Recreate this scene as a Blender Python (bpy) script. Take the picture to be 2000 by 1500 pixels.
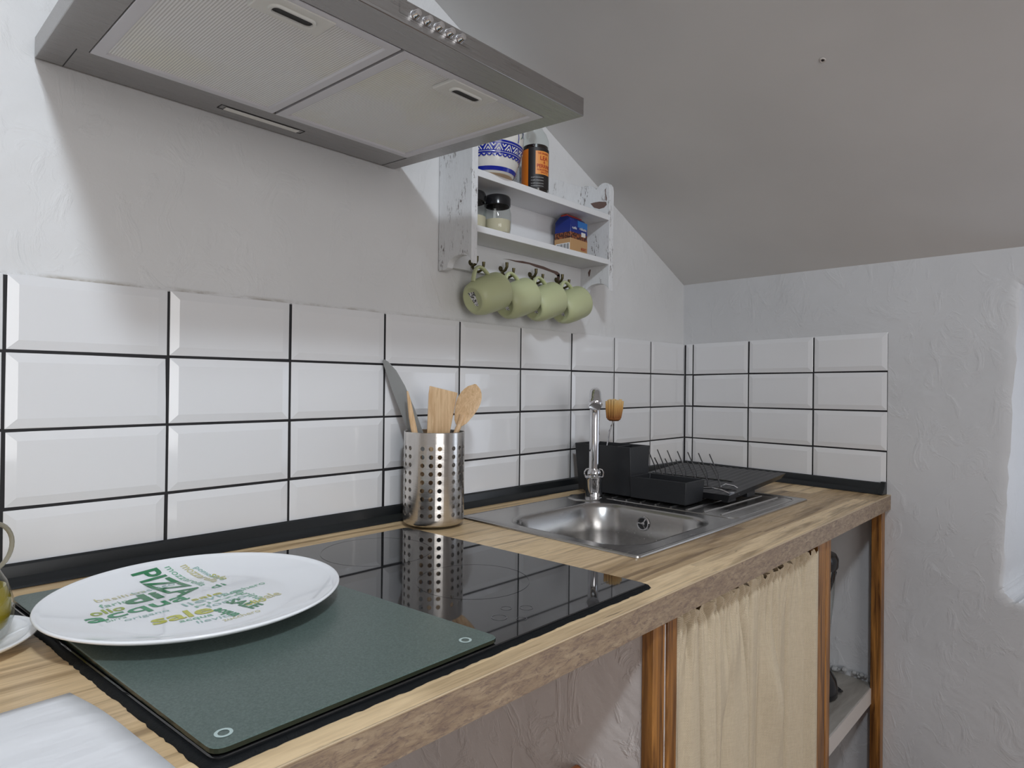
import bpy, math, random
from mathutils import Vector, Matrix
random.seed(7)
PI = math.pi
H = 0.9                       # height of the worktop; builders below measure z from it
sc = bpy.context.scene
for o in list(bpy.data.objects): bpy.data.objects.remove(o)
C = sc.collection

# ---------------------------------------------------------------- camera, world, light
cd = bpy.data.cameras.new('camera'); cam = bpy.data.objects.new('camera', cd); C.objects.link(cam)
sc.camera = cam
cd.sensor_width = 36.0; cd.lens = 1231.63 / 2000 * 36.0; cd.clip_start = 0.02; cd.clip_end = 50
yaw, pitch, roll = 0.7661, 0.004, 0.0116
f = Vector((math.cos(yaw)*math.cos(pitch), math.sin(yaw)*math.cos(pitch), math.sin(pitch)))
r = Vector((math.sin(yaw), -math.cos(yaw), 0)); u = r.cross(f)
r2 = r*math.cos(roll) + u*math.sin(roll); u2 = -r*math.sin(roll) + u*math.cos(roll)
m = Matrix((r2, u2, -f)).transposed().to_4x4(); m.translation = Vector((-1.9786, -1.0791, 0.277 + H))
cam.matrix_world = m
sc.view_settings.view_transform = 'Standard'; sc.view_settings.look = 'None'
sc.view_settings.gamma = 1.0; sc.view_settings.use_curve_mapping = False
sc.view_settings.exposure = 0.0
cy = sc.cycles
cy.max_bounces = 7; cy.diffuse_bounces = 3; cy.glossy_bounces = 4; cy.transmission_bounces = 7; cy.transparent_max_bounces = 10
cy.caustics_reflective = False; cy.caustics_refractive = False; cy.use_adaptive_sampling = True; cy.adaptive_threshold = 0.035
cy.use_light_tree = False; cy.use_denoising = True; cy.sample_clamp_indirect = 6.0
w = bpy.data.worlds.new('world'); sc.world = w; w.use_nodes = True
w.node_tree.nodes['Background'].inputs[0].default_value = (0.75, 0.85, 1.0, 1)
w.node_tree.nodes['Background'].inputs[1].default_value = 0.6

def area(name, loc, direction, sx, sy, power, col, spread=180):
    l = bpy.data.lights.new(name, 'AREA'); l.shape = 'RECTANGLE'; l.size = sx; l.size_y = sy
    l.energy = power; l.color = col; l.spread = math.radians(spread)
    o = bpy.data.objects.new(name, l); C.objects.link(o); o.location = (loc[0], loc[1], loc[2] + H)
    o.rotation_euler = Vector(direction).to_track_quat('-Z', 'Y').to_euler()
    return o
A = 0.1022                    # the end wall stands 5.9 degrees out of square
def W(s, t, z): return Vector((-s*math.sin(A) + t*math.cos(A), -s*math.cos(A) - t*math.sin(A), z))
area('ceiling_lamp_light', (-2.017, -1.40, 1.375), (0.35, 0.65, -0.8), 0.16, 0.16, 16.0, (0.82, 0.91, 1.0))
wl_ = W(1.33, 0.245, 0.15)
area('side_window_light', wl_, (-1, 0.05, -0.08), 0.50, 0.50, 1.3, (0.80, 0.87, 1.0))
area('rear_fill_light', (-2.3, -3.22, 0.45), (0.12, 1, -0.05), 1.5, 1.2, 23.5, (1.0, 0.975, 0.95))  # added soft fill behind the viewer for ambient light; no known window there

# ---------------------------------------------------------------- material helpers
def mat(name, col, rough=0.5, metal=0.0, **kw):
    m = bpy.data.materials.new(name); m.use_nodes = True
    b = m.node_tree.nodes['Principled BSDF']
    b.inputs['Base Color'].default_value = (*col, 1); b.inputs['Roughness'].default_value = rough
    b.inputs['Metallic'].default_value = metal
    for k, v in kw.items():
        n = k.replace('_', ' ')
        b.inputs[n].default_value = v
    return m
class N:
    def __init__(s, m):
        s.m = m; s.t = m.node_tree; s.b = s.t.nodes['Principled BSDF']
        s.co = s.t.nodes.new('ShaderNodeTexCoord').outputs['Object']
    def new(s, typ, **kw):
        n = s.t.nodes.new('ShaderNode' + typ)
        for k, v in kw.items():
            if hasattr(n, k): setattr(n, k, v)
            else: n.inputs[k.replace('_', ' ')].default_value = v
        return n
    def link(s, a, b): s.t.links.new(a, b)
    def map(s, scale=(1, 1, 1), rot=(0, 0, 0), loc=(0, 0, 0)):
        n = s.new('Mapping'); n.inputs['Scale'].default_value = scale; n.inputs['Rotation'].default_value = rot
        n.inputs['Location'].default_value = loc; s.link(s.co, n.inputs[0]); return n.outputs[0]
    def noise(s, vec, scale, detail=3, rough=0.5, dist=0.0):
        n = s.new('TexNoise'); n.inputs['Scale'].default_value = scale; n.inputs['Detail'].default_value = detail
        n.inputs['Roughness'].default_value = rough; n.inputs['Distortion'].default_value = dist
        s.link(vec, n.inputs['Vector']); return n.outputs['Fac']
    def ramp(s, fac, stops):
        n = s.new('ValToRGB'); e = n.color_ramp.elements
        while len(e) < len(stops): e.new(0.5)
        for i, (p, c) in enumerate(stops):
            e[i].position = p; e[i].color = (*c, 1) if len(c) == 3 else c
        s.link(fac, n.inputs[0]); return n.outputs[0]
    def mix(s, fac, a, b, mode='MIX'):
        n = s.new('Mix', data_type='RGBA', blend_type=mode)
        for v, i in ((fac, 0), (a, 6), (b, 7)):
            if isinstance(v, (int, float)): n.inputs[i].default_value = v
            elif isinstance(v, tuple): n.inputs[i].default_value = (*v, 1)
            else: s.link(v, n.inputs[i])
        return n.outputs[2]
    def math(s, op, a, b=0.0, c=None):
        n = s.new('Math', operation=op)
        for v, i in ((a, 0), (b, 1), (c, 2)):
            if v is None: continue
            if isinstance(v, (int, float)): n.inputs[i].default_value = v
            else: s.link(v, n.inputs[i])
        return n.outputs[0]
    def bump(s, h, dist, strength=1.0, prev=None):
        n = s.new('Bump'); n.inputs['Distance'].default_value = dist; n.inputs['Strength'].default_value = strength
        s.link(h, n.inputs['Height'])
        if prev is not None: s.link(prev, n.inputs['Normal'])
        s.link(n.outputs[0], s.b.inputs['Normal']); return n.outputs[0]
    def color(s, o): s.link(o, s.b.inputs['Base Color'])
    def rough(s, o): s.link(o, s.b.inputs['Roughness'])
    def xyz(s):
        n = s.new('SeparateXYZ'); s.link(s.co, n.inputs[0]); return n.outputs

def plaster(name, col, rough=0.55, amt=1.0, stain=False):
    m = mat(name, col, rough); n = N(m)
    v = n.map()
    big = n.noise(v, 3.2, 4, 0.5, 0.6)
    mid = n.noise(n.map((1, 1, 0.7)), 17, 5, 0.6, 1.2)
    mid2 = n.ramp(mid, [(0.52, (0, 0, 0)), (0.74, (1, 1, 1))])
    fine = n.noise(v, 95, 3, 0.6)
    vo = n.new('TexVoronoi', feature='SMOOTH_F1'); vo.inputs['Scale'].default_value = 9; vo.inputs['Smoothness'].default_value = 0.6
    wv = n.noise(v, 6, 3); wmix = n.mix(0.16, v, wv, 'ADD'); n.link(wmix, vo.inputs['Vector'])
    b = n.bump(big, 0.05 * amt, 0.55); b = n.bump(mid2, 0.006 * amt, 0.5, b); b = n.bump(fine, 0.0016 * amt, 0.45, b)
    b = n.bump(vo.outputs['Distance'], 0.010 * amt, 0.30, b)
    c = n.ramp(n.noise(v, 2.4, 4), [(0.3, tuple(x*0.93 for x in col)), (0.7, tuple(min(1, x*1.03) for x in col))])
    if stain:
        x, y, z = n.xyz()
        d = n.math('ABSOLUTE', n.math('SUBTRACT', n.math('SUBTRACT', z, n.math('MULTIPLY', x, 0.0037)), 0.4290))
        near = n.math('SUBTRACT', 1.0, n.math('MULTIPLY', d, 150.0)); near = n.math('MAXIMUM', near, 0.0)
        left = n.math('MULTIPLY_ADD', x, -0.8, -0.45)
        msk = n.math('MULTIPLY', near, n.ramp(n.noise(n.map((1, 1, 3)), 14, 5, 0.7), [(0.42, (0, 0, 0)), (0.62, (1, 1, 1))]))
        msk = n.math('MULTIPLY', msk, n.math('MINIMUM', n.math('MAXIMUM', left, 0.12), 0.85))
        c = n.mix(msk, c, (0.27, 0.22, 0.15))
    n.color(c)
    return m

M = {}
M['wall'] = plaster('wall_plaster', (0.77, 0.765, 0.765), 0.5, 0.34, True)
M['wall2'] = plaster('end_wall_plaster', (0.69, 0.69, 0.70), 0.55, 0.36)
M['ceil'] = plaster('ceiling_paint', (0.78, 0.775, 0.765), 0.7, 0.04)
M['part'] = plaster('partition_plaster', (0.72, 0.665, 0.635), 0.35, 0.7)  # white plaster tinted brown: warm bounce from the floor put into the colour
M['tile'] = mat('white_glazed_tile', (0.83, 0.825, 0.835), 0.09, 0, Specular_IOR_Level=0.55)
n = N(M['tile']); n.bump(n.noise(n.map(), 14, 2), 0.002, 0.30)
M['grout'] = mat('black_grout', (0.012, 0.011, 0.013), 0.7)
M['pvc'] = mat('black_plastic_trim', (0.012, 0.014, 0.016), 0.32)
n = N(M['pvc']); n.rough(n.ramp(n.noise(n.map((1, 1, 8)), 12, 3), [(0.2, (0.28,)*3), (0.8, (0.32,)*3)]))
M['silicone'] = mat('black_silicone', (0.004, 0.005, 0.006), 0.6, 0, Specular_IOR_Level=0.2)
n = N(M['silicone']); n.bump(n.noise(n.map(), 300, 3, 0.7), 0.001, 0.5)

# oak worktop: staggered planks, grain along x
def worktop_mat(name, edge=False):
    m = mat(name, (0.4, 0.3, 0.2), 0.42); n = N(m)
    x, y, z = n.xyz()
    if edge:
        g = n.noise(n.map((4, 14, 18)), 5.5, 7, 0.7, 0.8)
        fleck = n.noise(n.map((13, 40, 40)), 6, 5, 0.75, 0.6)
        tone = n.noise(n.map((1.6, 1, 1)), 1.6, 2)
        a = n.ramp(g, [(0.32, (0.19, 0.125, 0.065)), (0.48, (0.36, 0.26, 0.14)), (0.68, (0.54, 0.415, 0.245))])
        a = n.mix(n.ramp(fleck, [(0.36, (0.9,)*3), (0.52, (0,)*3)]), a, (0.12, 0.078, 0.05))
        pink = n.math('MINIMUM', n.math('MAXIMUM', n.math('MULTIPLY_ADD', x, 1.3, 1.55), 0.0), 0.7)
        a = n.mix(pink, a, n.mix(0.6, a, (0.29, 0.215, 0.19)))
        n.color(a); n.bump(g, 0.0015, 0.4); n.rough(n.ramp(fleck, [(0.2, (0.7,)*3), (0.8, (0.45,)*3)]))
        return m
    br = n.new('TexBrick', offset=0.37, offset_frequency=2)
    br.inputs['Scale'].default_value = 1.0; br.inputs['Brick Width'].default_value = 0.86
    br.inputs['Row Height'].default_value = 0.0910; br.inputs['Mortar Size'].default_value = 0.0; br.inputs['Bias'].default_value = 0.0
    br.inputs['Color1'].default_value = (0, 0, 0, 1); br.inputs['Color2'].default_value = (1, 1, 1, 1)
    n.link(n.map(loc=(0.31, 0.546, 0)), br.inputs['Vector'])
    rnd = br.outputs['Color']
    off = n.mix(1.0, n.map((0.55, 9, 1)), n.mix(1.0, rnd, (7.3, 3.1, 5.0), 'MULTIPLY'), 'ADD')
    g1 = n.new('TexNoise'); g1.inputs['Scale'].default_value = 3.4; g1.inputs['Detail'].default_value = 5; g1.inputs['Distortion'].default_value = 0.9
    n.link(off, g1.inputs['Vector'])
    off2 = n.mix(1.0, n.map((5, 55, 1)), n.mix(1.0, rnd, (5.3, 9.1, 5.0), 'MULTIPLY'), 'ADD')
    g2 = n.new('TexNoise'); g2.inputs['Scale'].default_value = 4; g2.inputs['Detail'].default_value = 5; n.link(off2, g2.inputs['Vector'])
    base = n.ramp(rnd, [(0.0, (0.46, 0.315, 0.17)), (0.30, (0.74, 0.535, 0.30)), (0.7, (0.90, 0.685, 0.42)), (1.0, (0.68, 0.49, 0.285))])
    dark = n.ramp(g1.outputs['Fac'], [(0.36, (0.36, 0.31, 0.26)), (0.50, (1.0, 1.0, 1.0))])
    c = n.mix(0.85, base, dark, 'MULTIPLY')
    c = n.mix(0.55, c, n.ramp(g2.outputs['Fac'], [(0.33, (0.78, 0.73, 0.68)), (0.60, (1.10, 1.08, 1.05))]), 'MULTIPLY')
    def band(c, xa, xb, ya, yb, tone, soft=0.008):      # darker and paler board pieces printed in the laminate
        wob = n.math('MULTIPLY', n.math('SUBTRACT', n.noise(n.map((3, 20, 1)), 4, 3), 0.5), 0.02)
        yy = n.math('ADD', y, wob)
        def step(v, e, sgn, sf):
            q_ = n.math('MULTIPLY_ADD', v, sgn/sf, -sgn*e/sf); return n.math('MINIMUM', n.math('MAXIMUM', q_, 0.0), 1.0)
        mk_ = n.math('MULTIPLY', n.math('MULTIPLY', step(x, xa, 1, .03), step(x, xb, -1, .03)), n.math('MULTIPLY', step(yy, ya, 1, soft*2.5), step(y, yb, -1, .0015)))
        return n.mix(mk_, c, n.mix(1.0, c, tone, 'MULTIPLY'))
    c = band(c, -1.25, .05, -.605, -.546, (.62, .58, .54)); c = band(c, -.62, .05, -.56, -.50, (.70, .68, .66))
    c = band(c, -1.22, -1.10, -.372, -.345, (.50, .45, .42)); c = band(c, -1.21, -1.10, -.455, -.435, (.55, .50, .46)); c = band(c, -1.23, -1.09, -.275, -.20, (.80, .76, .70))
    c = band(c, -2.3, -1.80, -.50, -.455, (.78, .74, .70)); c = band(c, -2.3, -1.75, -.60, -.575, (.72, .68, .64)); c = band(c, -.34, .05, -.40, -.30, (.72, .70, .68))
    crack = n.noise(n.map((6, 60, 1)), 2.3, 3, 0.6, 1.0)
    c = n.mix(n.ramp(crack, [(0.66, (0,)*3), (0.74, (0.75,)*3)]), c, (0.13, 0.085, 0.05))
    n.color(c); n.rough(n.ramp(g2.outputs['Fac'], [(0.3, (0.5,)*3), (0.7, (0.33,)*3)])); n.bump(g2.outputs['Fac'], 0.0006, 0.5)
    return m
M['oak'] = worktop_mat('oak_worktop'); M['oak_edge'] = worktop_mat('oak_worktop_edge', True)

def woodm(name, dark, light, sc_=(1, 1, 1), s=6, rough=0.5, bump=0.0008, dist=1.0):
    m = mat(name, light, rough); n = N(m)
    g = n.noise(n.map(sc_), s, 5, 0.6, dist)
    n.color(n.ramp(g, [(0.33, dark), (0.66, light)])); n.bump(g, bump, 0.6); return m
M['post'] = woodm('stained_brown_timber', (0.09, 0.032, 0.007), (0.46, 0.20, 0.045), (22, 22, 1.3), 3.5, 0.38)
M['beech'] = woodm('pale_beech_wood', (0.60, 0.37, 0.19), (0.80, 0.56, 0.33), (60, 60, 5), 3, 0.5, 0.0003)
M['shelfboard'] = woodm('grey_beige_board', (0.30, 0.27, 0.235), (0.44, 0.41, 0.37), (1.2, 8, 8), 4, 0.45)
M['shelfedge'] = mat('whitewashed_board_edge', (0.62, 0.57, 0.53), 0.6)
def steel(name, col, rough, sc_=(1, 1, 1), amt=0.35, spread=0.12):
    m = mat(name, col, rough, 1.0); n = N(m)
    g = n.noise(n.map(sc_), 40, 3, 0.6)
    n.rough(n.ramp(g, [(0.25, (max(0.02, rough-spread),)*3), (0.75, (rough+spread,)*3)])); n.bump(g, 0.0002, amt); return m
M['hoodsteel'] = steel('brushed_hood_steel', (0.38, 0.37, 0.365), 0.33, (0.25, 18, 18))
M['sinksteel'] = steel('satin_sink_steel', (0.47, 0.46, 0.45), 0.25, (1, 4, 4), 0.0, 0.03)
M['cupsteel'] = steel('brushed_cup_steel', (0.66, 0.63, 0.60), 0.22, (0.5, 0.5, 14), 0.3, 0.06)
M['chrome'] = mat('chrome', (0.78, 0.78, 0.80), 0.06, 1.0)
M['darkchrome'] = mat('dark_bronze', (0.10, 0.085, 0.04), 0.4, 0.8)
M['wire'] = mat('dark_grey_wire', (0.16, 0.16, 0.165), 0.25, 1.0)
M['hobglass'] = mat('black_hob_glass', (0.014, 0.014, 0.015), 0.03, 0, Specular_IOR_Level=0.85)
M['mark'] = mat('grey_print', (0.085, 0.085, 0.09), 0.05, 0, Specular_IOR_Level=0.85)
M['mark2'] = mat('faint_zone_print', (0.032, 0.032, 0.034), 0.04, 0, Specular_IOR_Level=0.85)
M['white_gloss'] = mat('white_glaze', (0.95, 0.96, 0.985), 0.08, 0, Specular_IOR_Level=0.6)
M['black_plastic'] = mat('charcoal_plastic', (0.022, 0.023, 0.026), 0.42)
n = N(M['black_plastic']); n.bump(n.noise(n.map(), 260, 2), 0.0004, 0.35)
M['blackgloss'] = mat('gloss_black_plastic', (0.012, 0.012, 0.014), 0.2)
M['filterframe'] = mat('grey_aluminium_frame', (0.72, 0.72, 0.76), 0.42, 0.25)
M['filterplate'] = mat('grey_plastic_catch', (0.80, 0.81, 0.78), 0.45)
M['dark'] = mat('dark_recess', (0.02, 0.02, 0.02), 0.6)
m = mat('expanded_aluminium_mesh', (0.4, 0.4, 0.38), 0.5, 0.0); n = N(m); M['filter'] = m
x, y, z = n.xyz()
def wavef(fr, sgnx, sgny):
    a = n.math('ADD', n.math('MULTIPLY', x, fr*sgnx), n.math('MULTIPLY', y, fr*sgny)); return n.math('SINE', a)
k = 2*PI/0.0052
h = n.math('MULTIPLY', wavef(k, 0.75, 1.0), wavef(k, 0.75, -1.0))
hole = n.ramp(h, [(0.10, (0, 0, 0)), (0.60, (1, 1, 1))])
grease = n.ramp(n.noise(n.map(), 5, 3), [(0.50, (0.98, 0.99, 1.0)), (0.72, (0.97, 0.96, 0.84))])
n.color(n.mix(hole, grease, (0.44, 0.445, 0.43))); n.bump(h, 0.0006, 0.4)
# frosted green glass
M['board'] = mat('frosted_green_glass', (0.115, 0.155, 0.14), 0.36, 0, Specular_IOR_Level=0.35)
n = N(M['board']); g = n.noise(n.map(), 420, 2); n.bump(g, 0.0001, 0.5)
n.color(n.ramp(n.noise(n.map(), 500, 2, 0.7), [(0.35, (0.085, 0.12, 0.108)), (0.7, (0.135, 0.18, 0.163))]))
M['boardedge'] = mat('dark_green_glass_edge', (0.003, 0.014, 0.010), 0.15)
M['clearpad'] = mat('clear_rubber_pad', (0.50, 0.62, 0.60), 0.15)
M['sage'] = mat('sage_green_stoneware', (0.52, 0.55, 0.32), 0.42)
M['sticker'] = mat('sticker', (0.8, 0.8, 0.8), 0.5)
n = N(M['sticker']); n.color(n.ramp(n.noise(n.map((1, 1, 1)), 260, 2, 0.5), [(0.47, (0.06, 0.06, 0.06)), (0.53, (0.78, 0.78, 0.78))]))
M['paper'] = mat('white_paper', (0.88, 0.88, 0.90), 0.7)
n = N(M['paper']); n.bump(n.noise(n.map((1, 3, 1)), 9, 3), 0.01, 0.4)
m = bpy.data.materials.new('clear_glass'); m.use_nodes = True; M['glass'] = m; nt = m.node_tree; nt.nodes.clear()
go = nt.nodes.new('ShaderNodeOutputMaterial'); gm = nt.nodes.new('ShaderNodeMixShader'); gt = nt.nodes.new('ShaderNodeBsdfTransparent')
gg = nt.nodes.new('ShaderNodeBsdfGlossy'); gl_ = nt.nodes.new('ShaderNodeLayerWeight'); gl_.inputs[0].default_value = 0.5
gp = nt.nodes.new('ShaderNodeMath'); gp.operation = 'POWER'; gp.inputs[1].default_value = 4.0; nt.links.new(gl_.outputs['Facing'], gp.inputs[0])
gf = nt.nodes.new('ShaderNodeMath'); gf.operation = 'MULTIPLY_ADD'; gf.inputs[1].default_value = 0.55; gf.inputs[2].default_value = 0.045; nt.links.new(gp.outputs[0], gf.inputs[0])
gt.inputs[0].default_value = (0.90, 0.925, 0.915, 1); gg.inputs['Roughness'].default_value = 0.03
nt.links.new(gf.outputs[0], gm.inputs[0]); nt.links.new(gt.outputs[0], gm.inputs[1]); nt.links.new(gg.outputs[0], gm.inputs[2]); nt.links.new(gm.outputs[0], go.inputs[0])
M['salt'] = mat('pale_salt', (0.66, 0.58, 0.42), 0.8)
M['oil'] = mat('olive_oil', (0.36, 0.27, 0.025), 0.05)
M['sauce'] = mat('dark_brown_sauce', (0.018, 0.008, 0.005), 0.25)
M['orange'] = mat('orange_label', (0.72, 0.19, 0.015), 0.45)
M['orange2'] = mat('light_orange_label', (0.85, 0.33, 0.07), 0.45)
M['red'] = mat('red_print', (0.42, 0.03, 0.015), 0.5)
M['blackink'] = mat('black_print', (0.015, 0.012, 0.012), 0.5)
M['whiteink'] = mat('white_print', (0.8, 0.8, 0.8), 0.5)
M['blue'] = mat('cobalt_blue_glaze', (0.010, 0.022, 0.30), 0.15)
M['cream'] = mat('cream_glaze', (0.72, 0.70, 0.66), 0.15)
M['clay'] = mat('bare_clay', (0.55, 0.40, 0.26), 0.7)
M['packblue'] = mat('dark_blue_foil', (0.012, 0.028, 0.20), 0.28)
M['packlight'] = mat('mid_blue_print', (0.03, 0.16, 0.46), 0.3)
M['packtan'] = mat('tan_coffee_print', (0.50, 0.29, 0.13), 0.4)
M['packbean'] = mat('coffee_bean_print', (0.08, 0.02, 0.012), 0.4)
n = N(M['packbean']); n.color(n.ramp(n.noise(n.map(), 160, 2), [(0.42, (0.30, 0.09, 0.03)), (0.55, (0.05, 0.014, 0.01))]))
M['bristle'] = mat('tan_bristle', (0.5, 0.3, 0.1), 0.7); n = N(M['bristle']); x, y, z = n.xyz()
gz = n.math('MULTIPLY_ADD', z, 18.0, -3.33); gz = n.math('ADD', gz, n.math('MULTIPLY', n.math('SUBTRACT', n.noise(n.map((300, 300, 12)), 2, 3), .5), .5))
n.color(n.ramp(gz, [(0.05, (0.26, 0.085, 0.012)), (0.55, (0.62, 0.33, 0.09)), (0.95, (0.80, 0.58, 0.28))]))
M['copper'] = mat('copper', (0.75, 0.32, 0.16), 0.25, 1.0)
M['greyblade'] = mat('grey_blade', (0.30, 0.305, 0.30), 0.38, 0.35)
m = mat('beige_linen', (0.50, 0.43, 0.33), 0.9); M['linen'] = m; n = N(m)
x, y, z = n.xyz(); k = 2*PI/0.0024
thr = n.math('MULTIPLY', n.math('SINE', n.math('MULTIPLY', x, k)), n.math('SINE', n.math('MULTIPLY', z, k)))
slub = n.noise(n.map((12, 12, 160)), 5, 4, 0.7); slub2 = n.noise(n.map((160, 12, 12)), 5, 4, 0.7)
cc = n.mix(0.5, slub, slub2); cc = n.mix(0.25, cc, thr); c = n.ramp(cc, [(0.25, (0.50, 0.41, 0.285)), (0.50, (0.74, 0.635, 0.47))])
n.color(c); n.bump(thr, 0.00008, 0.5)
m = mat('worn_white_paint', (0.74, 0.745, 0.755), 0.5); M['worn'] = m; n = N(m)
pat = n.noise(n.map((3.0, 3.0, 1.0)), 9, 2, 0.5); scr = n.noise(n.map((5, 5, 1.4)), 42, 5, 0.75)
msk = n.math('MULTIPLY', n.ramp(pat, [(0.50, (0,)*3), (0.62, (1,)*3)]), n.ramp(scr, [(0.545, (0,)*3), (0.575, (1,)*3)]))
n.color(n.mix(msk, n.ramp(scr, [(0.3, (0.70, 0.70, 0.71)), (0.6, (0.77, 0.775, 0.785))]), (0.13, 0.105, 0.095))); n.bump(scr, 0.0006, 0.4)
M['wornplain'] = mat('white_shelf_paint', (0.76, 0.76, 0.77), 0.5)
M['chip'] = mat('bare_brown_chip', (0.16, 0.10, 0.085), 0.7)
m = mat('terracotta_floor', (0.28, 0.16, 0.11), 0.45); M['floor'] = m; n = N(m)
n.color(n.ramp(n.noise(n.map(), 4, 4), [(0.3, (0.23, 0.135, 0.095)), (0.7, (0.34, 0.205, 0.145))]))
M['diffuser'] = mat('frosted_lamp_cover', (0.85, 0.84, 0.80), 0.35)
M['pale'] = mat('pale_wood_frame', (0.7, 0.7, 0.7), 0.4)

# ---------------------------------------------------------------- mesh helpers
class Mesh:
    def __init__(s): s.v = []; s.f = []; s.m = []
    def add(s, vs, fs, mi=0):
        b = len(s.v); s.v += [Vector(p) for p in vs]; s.f += [tuple(b+i for i in q) for q in fs]; s.m += [mi]*len(fs); return s
    def box(s, x0, x1, y0, y1, z0, z1, mi=0, mx=None):
        p = [Vector((x, y, z)) for z in (z0, z1) for y in (y0, y1) for x in (x0, x1)]
        if mx: p = [mx @ q for q in p]
        return s.add(p, [(0, 2, 3, 1), (4, 5, 7, 6), (0, 1, 5, 4), (1, 3, 7, 5), (3, 2, 6, 7), (2, 0, 4, 6)], mi)
    def prism(s, pts, z0, z1, mi=0, side=None, mx=None):   # pts: ccw 2D outline, optionally mapped by mx
        n = len(pts); a = [Vector((p[0], p[1], z0)) for p in pts] + [Vector((p[0], p[1], z1)) for p in pts]
        if mx: a = [mx @ q for q in a]
        s.add(a, [tuple(range(n-1, -1, -1)), tuple(range(n, 2*n))], mi)
        b = len(s.v) - 2*n
        for i in range(n):
            j = (i+1) % n; s.f.append((b+i, b+j, b+n+j, b+n+i)); s.m.append(mi if side is None else side)
        return s
    def loops(s, ls, mi=0, cap0=False, cap1=False, closed=True):
        n = len(ls[0]); b = len(s.v)
        for l in ls: s.v += [Vector(p) for p in l]
        for k in range(len(ls)-1):
            q = mi[k] if isinstance(mi, (list, tuple)) else mi
            for i in range(n if closed else n-1):
                j = (i+1) % n; s.f.append((b+k*n+i, b+k*n+j, b+(k+1)*n+j, b+(k+1)*n+i)); s.m.append(q)
        q0 = mi[0] if isinstance(mi, (list, tuple)) else mi; q1 = mi[-1] if isinstance(mi, (list, tuple)) else mi
        if cap0: s.f.append(tuple(b+i for i in range(n-1, -1, -1))); s.m.append(q0)
        if cap1: s.f.append(tuple(b+(len(ls)-1)*n+i for i in range(n))); s.m.append(q1)
        return s
    def lathe(s, prof, c=(0, 0, 0), seg=40, mi=0, cap0=False, cap1=False, mx=None):
        ls = []
        for (rr, zz) in prof:
            l = [Vector((rr*math.cos(2*PI*i/seg), rr*math.sin(2*PI*i/seg), zz)) for i in range(seg)]
            l = [(mx @ p) if mx else p + Vector(c) for p in l]; ls.append(l)
        return s.loops(ls, mi, cap0, cap1)
    def tube(s, pts, r, seg=10, mi=0, cap=True):
        P_ = [Vector(p) for p in pts]; ls = []; up = None
        for i, p in enumerate(P_):
            d = (P_[min(i+1, len(P_)-1)] - P_[max(i-1, 0)]).normalized()
            if up is None: up = d.orthogonal().normalized()
            up = (up - d*up.dot(d)).normalized(); sd = d.cross(up)
            rr = r[i] if isinstance(r, (list, tuple)) else r
            ls.append([p + (up*math.cos(2*PI*k/seg) + sd*math.sin(2*PI*k/seg))*rr for k in range(seg)])
        return s.loops(ls, mi, cap, cap)
    def build(s, name, mats, parent=None, bevel=0.0, seg=2, smooth=True, ang=35, solid=0.0, subsurf=0):
        org = Vector(parent['_o']) if parent is not None and '_o' in parent else Vector((0, 0, 0))
        me = bpy.data.meshes.new(name)
        me.from_pydata([tuple(p - org) for p in s.v], [], s.f)
        for x in (mats if isinstance(mats, (list, tuple)) else [mats]): me.materials.append(M[x] if isinstance(x, str) else x)
        me.polygons.foreach_set('material_index', s.m)
        if smooth:
            me.polygons.foreach_set('use_smooth', [True]*len(s.f)); me.set_sharp_from_angle(angle=math.radians(ang))
        me.validate(); me.update()
        o = bpy.data.objects.new(name, me); C.objects.link(o)
        if parent is None: o.location = (0, 0, H)
        else: o.parent = parent
        if solid: md = o.modifiers.new('solid', 'SOLIDIFY'); md.thickness = solid; md.offset = 0
        if subsurf: md = o.modifiers.new('sub', 'SUBSURF'); md.levels = md.render_levels = subsurf
        if bevel:
            md = o.modifiers.new('bevel', 'BEVEL'); md.width = bevel; md.segments = seg; md.limit_method = 'ANGLE'
            md.angle_limit = math.radians(38); md.harden_normals = False
        o['_o'] = tuple(org)
        return o
def thing(name, label, cat, loc=(0, 0, 0), group=None):
    o = bpy.data.objects.new(name, None); C.objects.link(o); o.empty_display_size = 0.05
    o.location = (loc[0], loc[1], loc[2] + H); o['_o'] = tuple(loc); o['label'] = label; o['category'] = cat
    if group: o['group'] = group
    return o
def tag(o, label, cat, group=None):
    o['label'] = label; o['category'] = cat
    if group: o['group'] = group
    return o
def struct(o): o['kind'] = 'structure'; return o
def dup(root, loc, label):
    r_ = root.copy(); C.objects.link(r_); r_.location = (loc[0], loc[1], loc[2] + H); r_['label'] = label
    for ch in root.children:
        c = ch.copy(); C.objects.link(c); c.parent = r_
        for g in ch.children:
            d = g.copy(); C.objects.link(d); d.parent = c
    return r_
def rrect(x0, x1, y0, y1, r_, z, n=6):
    out = []
    for cx, cy, a0 in ((x1-r_, y1-r_, 0), (x0+r_, y1-r_, PI/2), (x0+r_, y0+r_, PI), (x1-r_, y0+r_, 1.5*PI)):
        for i in range(n+1):
            a = a0 + PI/2*i/n; out.append(Vector((cx + r_*math.cos(a), cy + r_*math.sin(a), z)))
    return out
def rquad(pts, r_, z, n=5):     # rounded corners on any ccw quad
    out = []
    for i in range(4):
        p = Vector((*pts[i], z)); a = (Vector((*pts[i-1], z)) - p).normalized(); b = (Vector((*pts[(i+1) % 4], z)) - p).normalized()
        for k in range(n+1):
            t = k/n; p0 = p + a*r_; p2 = p + b*r_
            out.append(p0*(1-t)**2 + p*2*t*(1-t) + p2*t*t)
    return out
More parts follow.
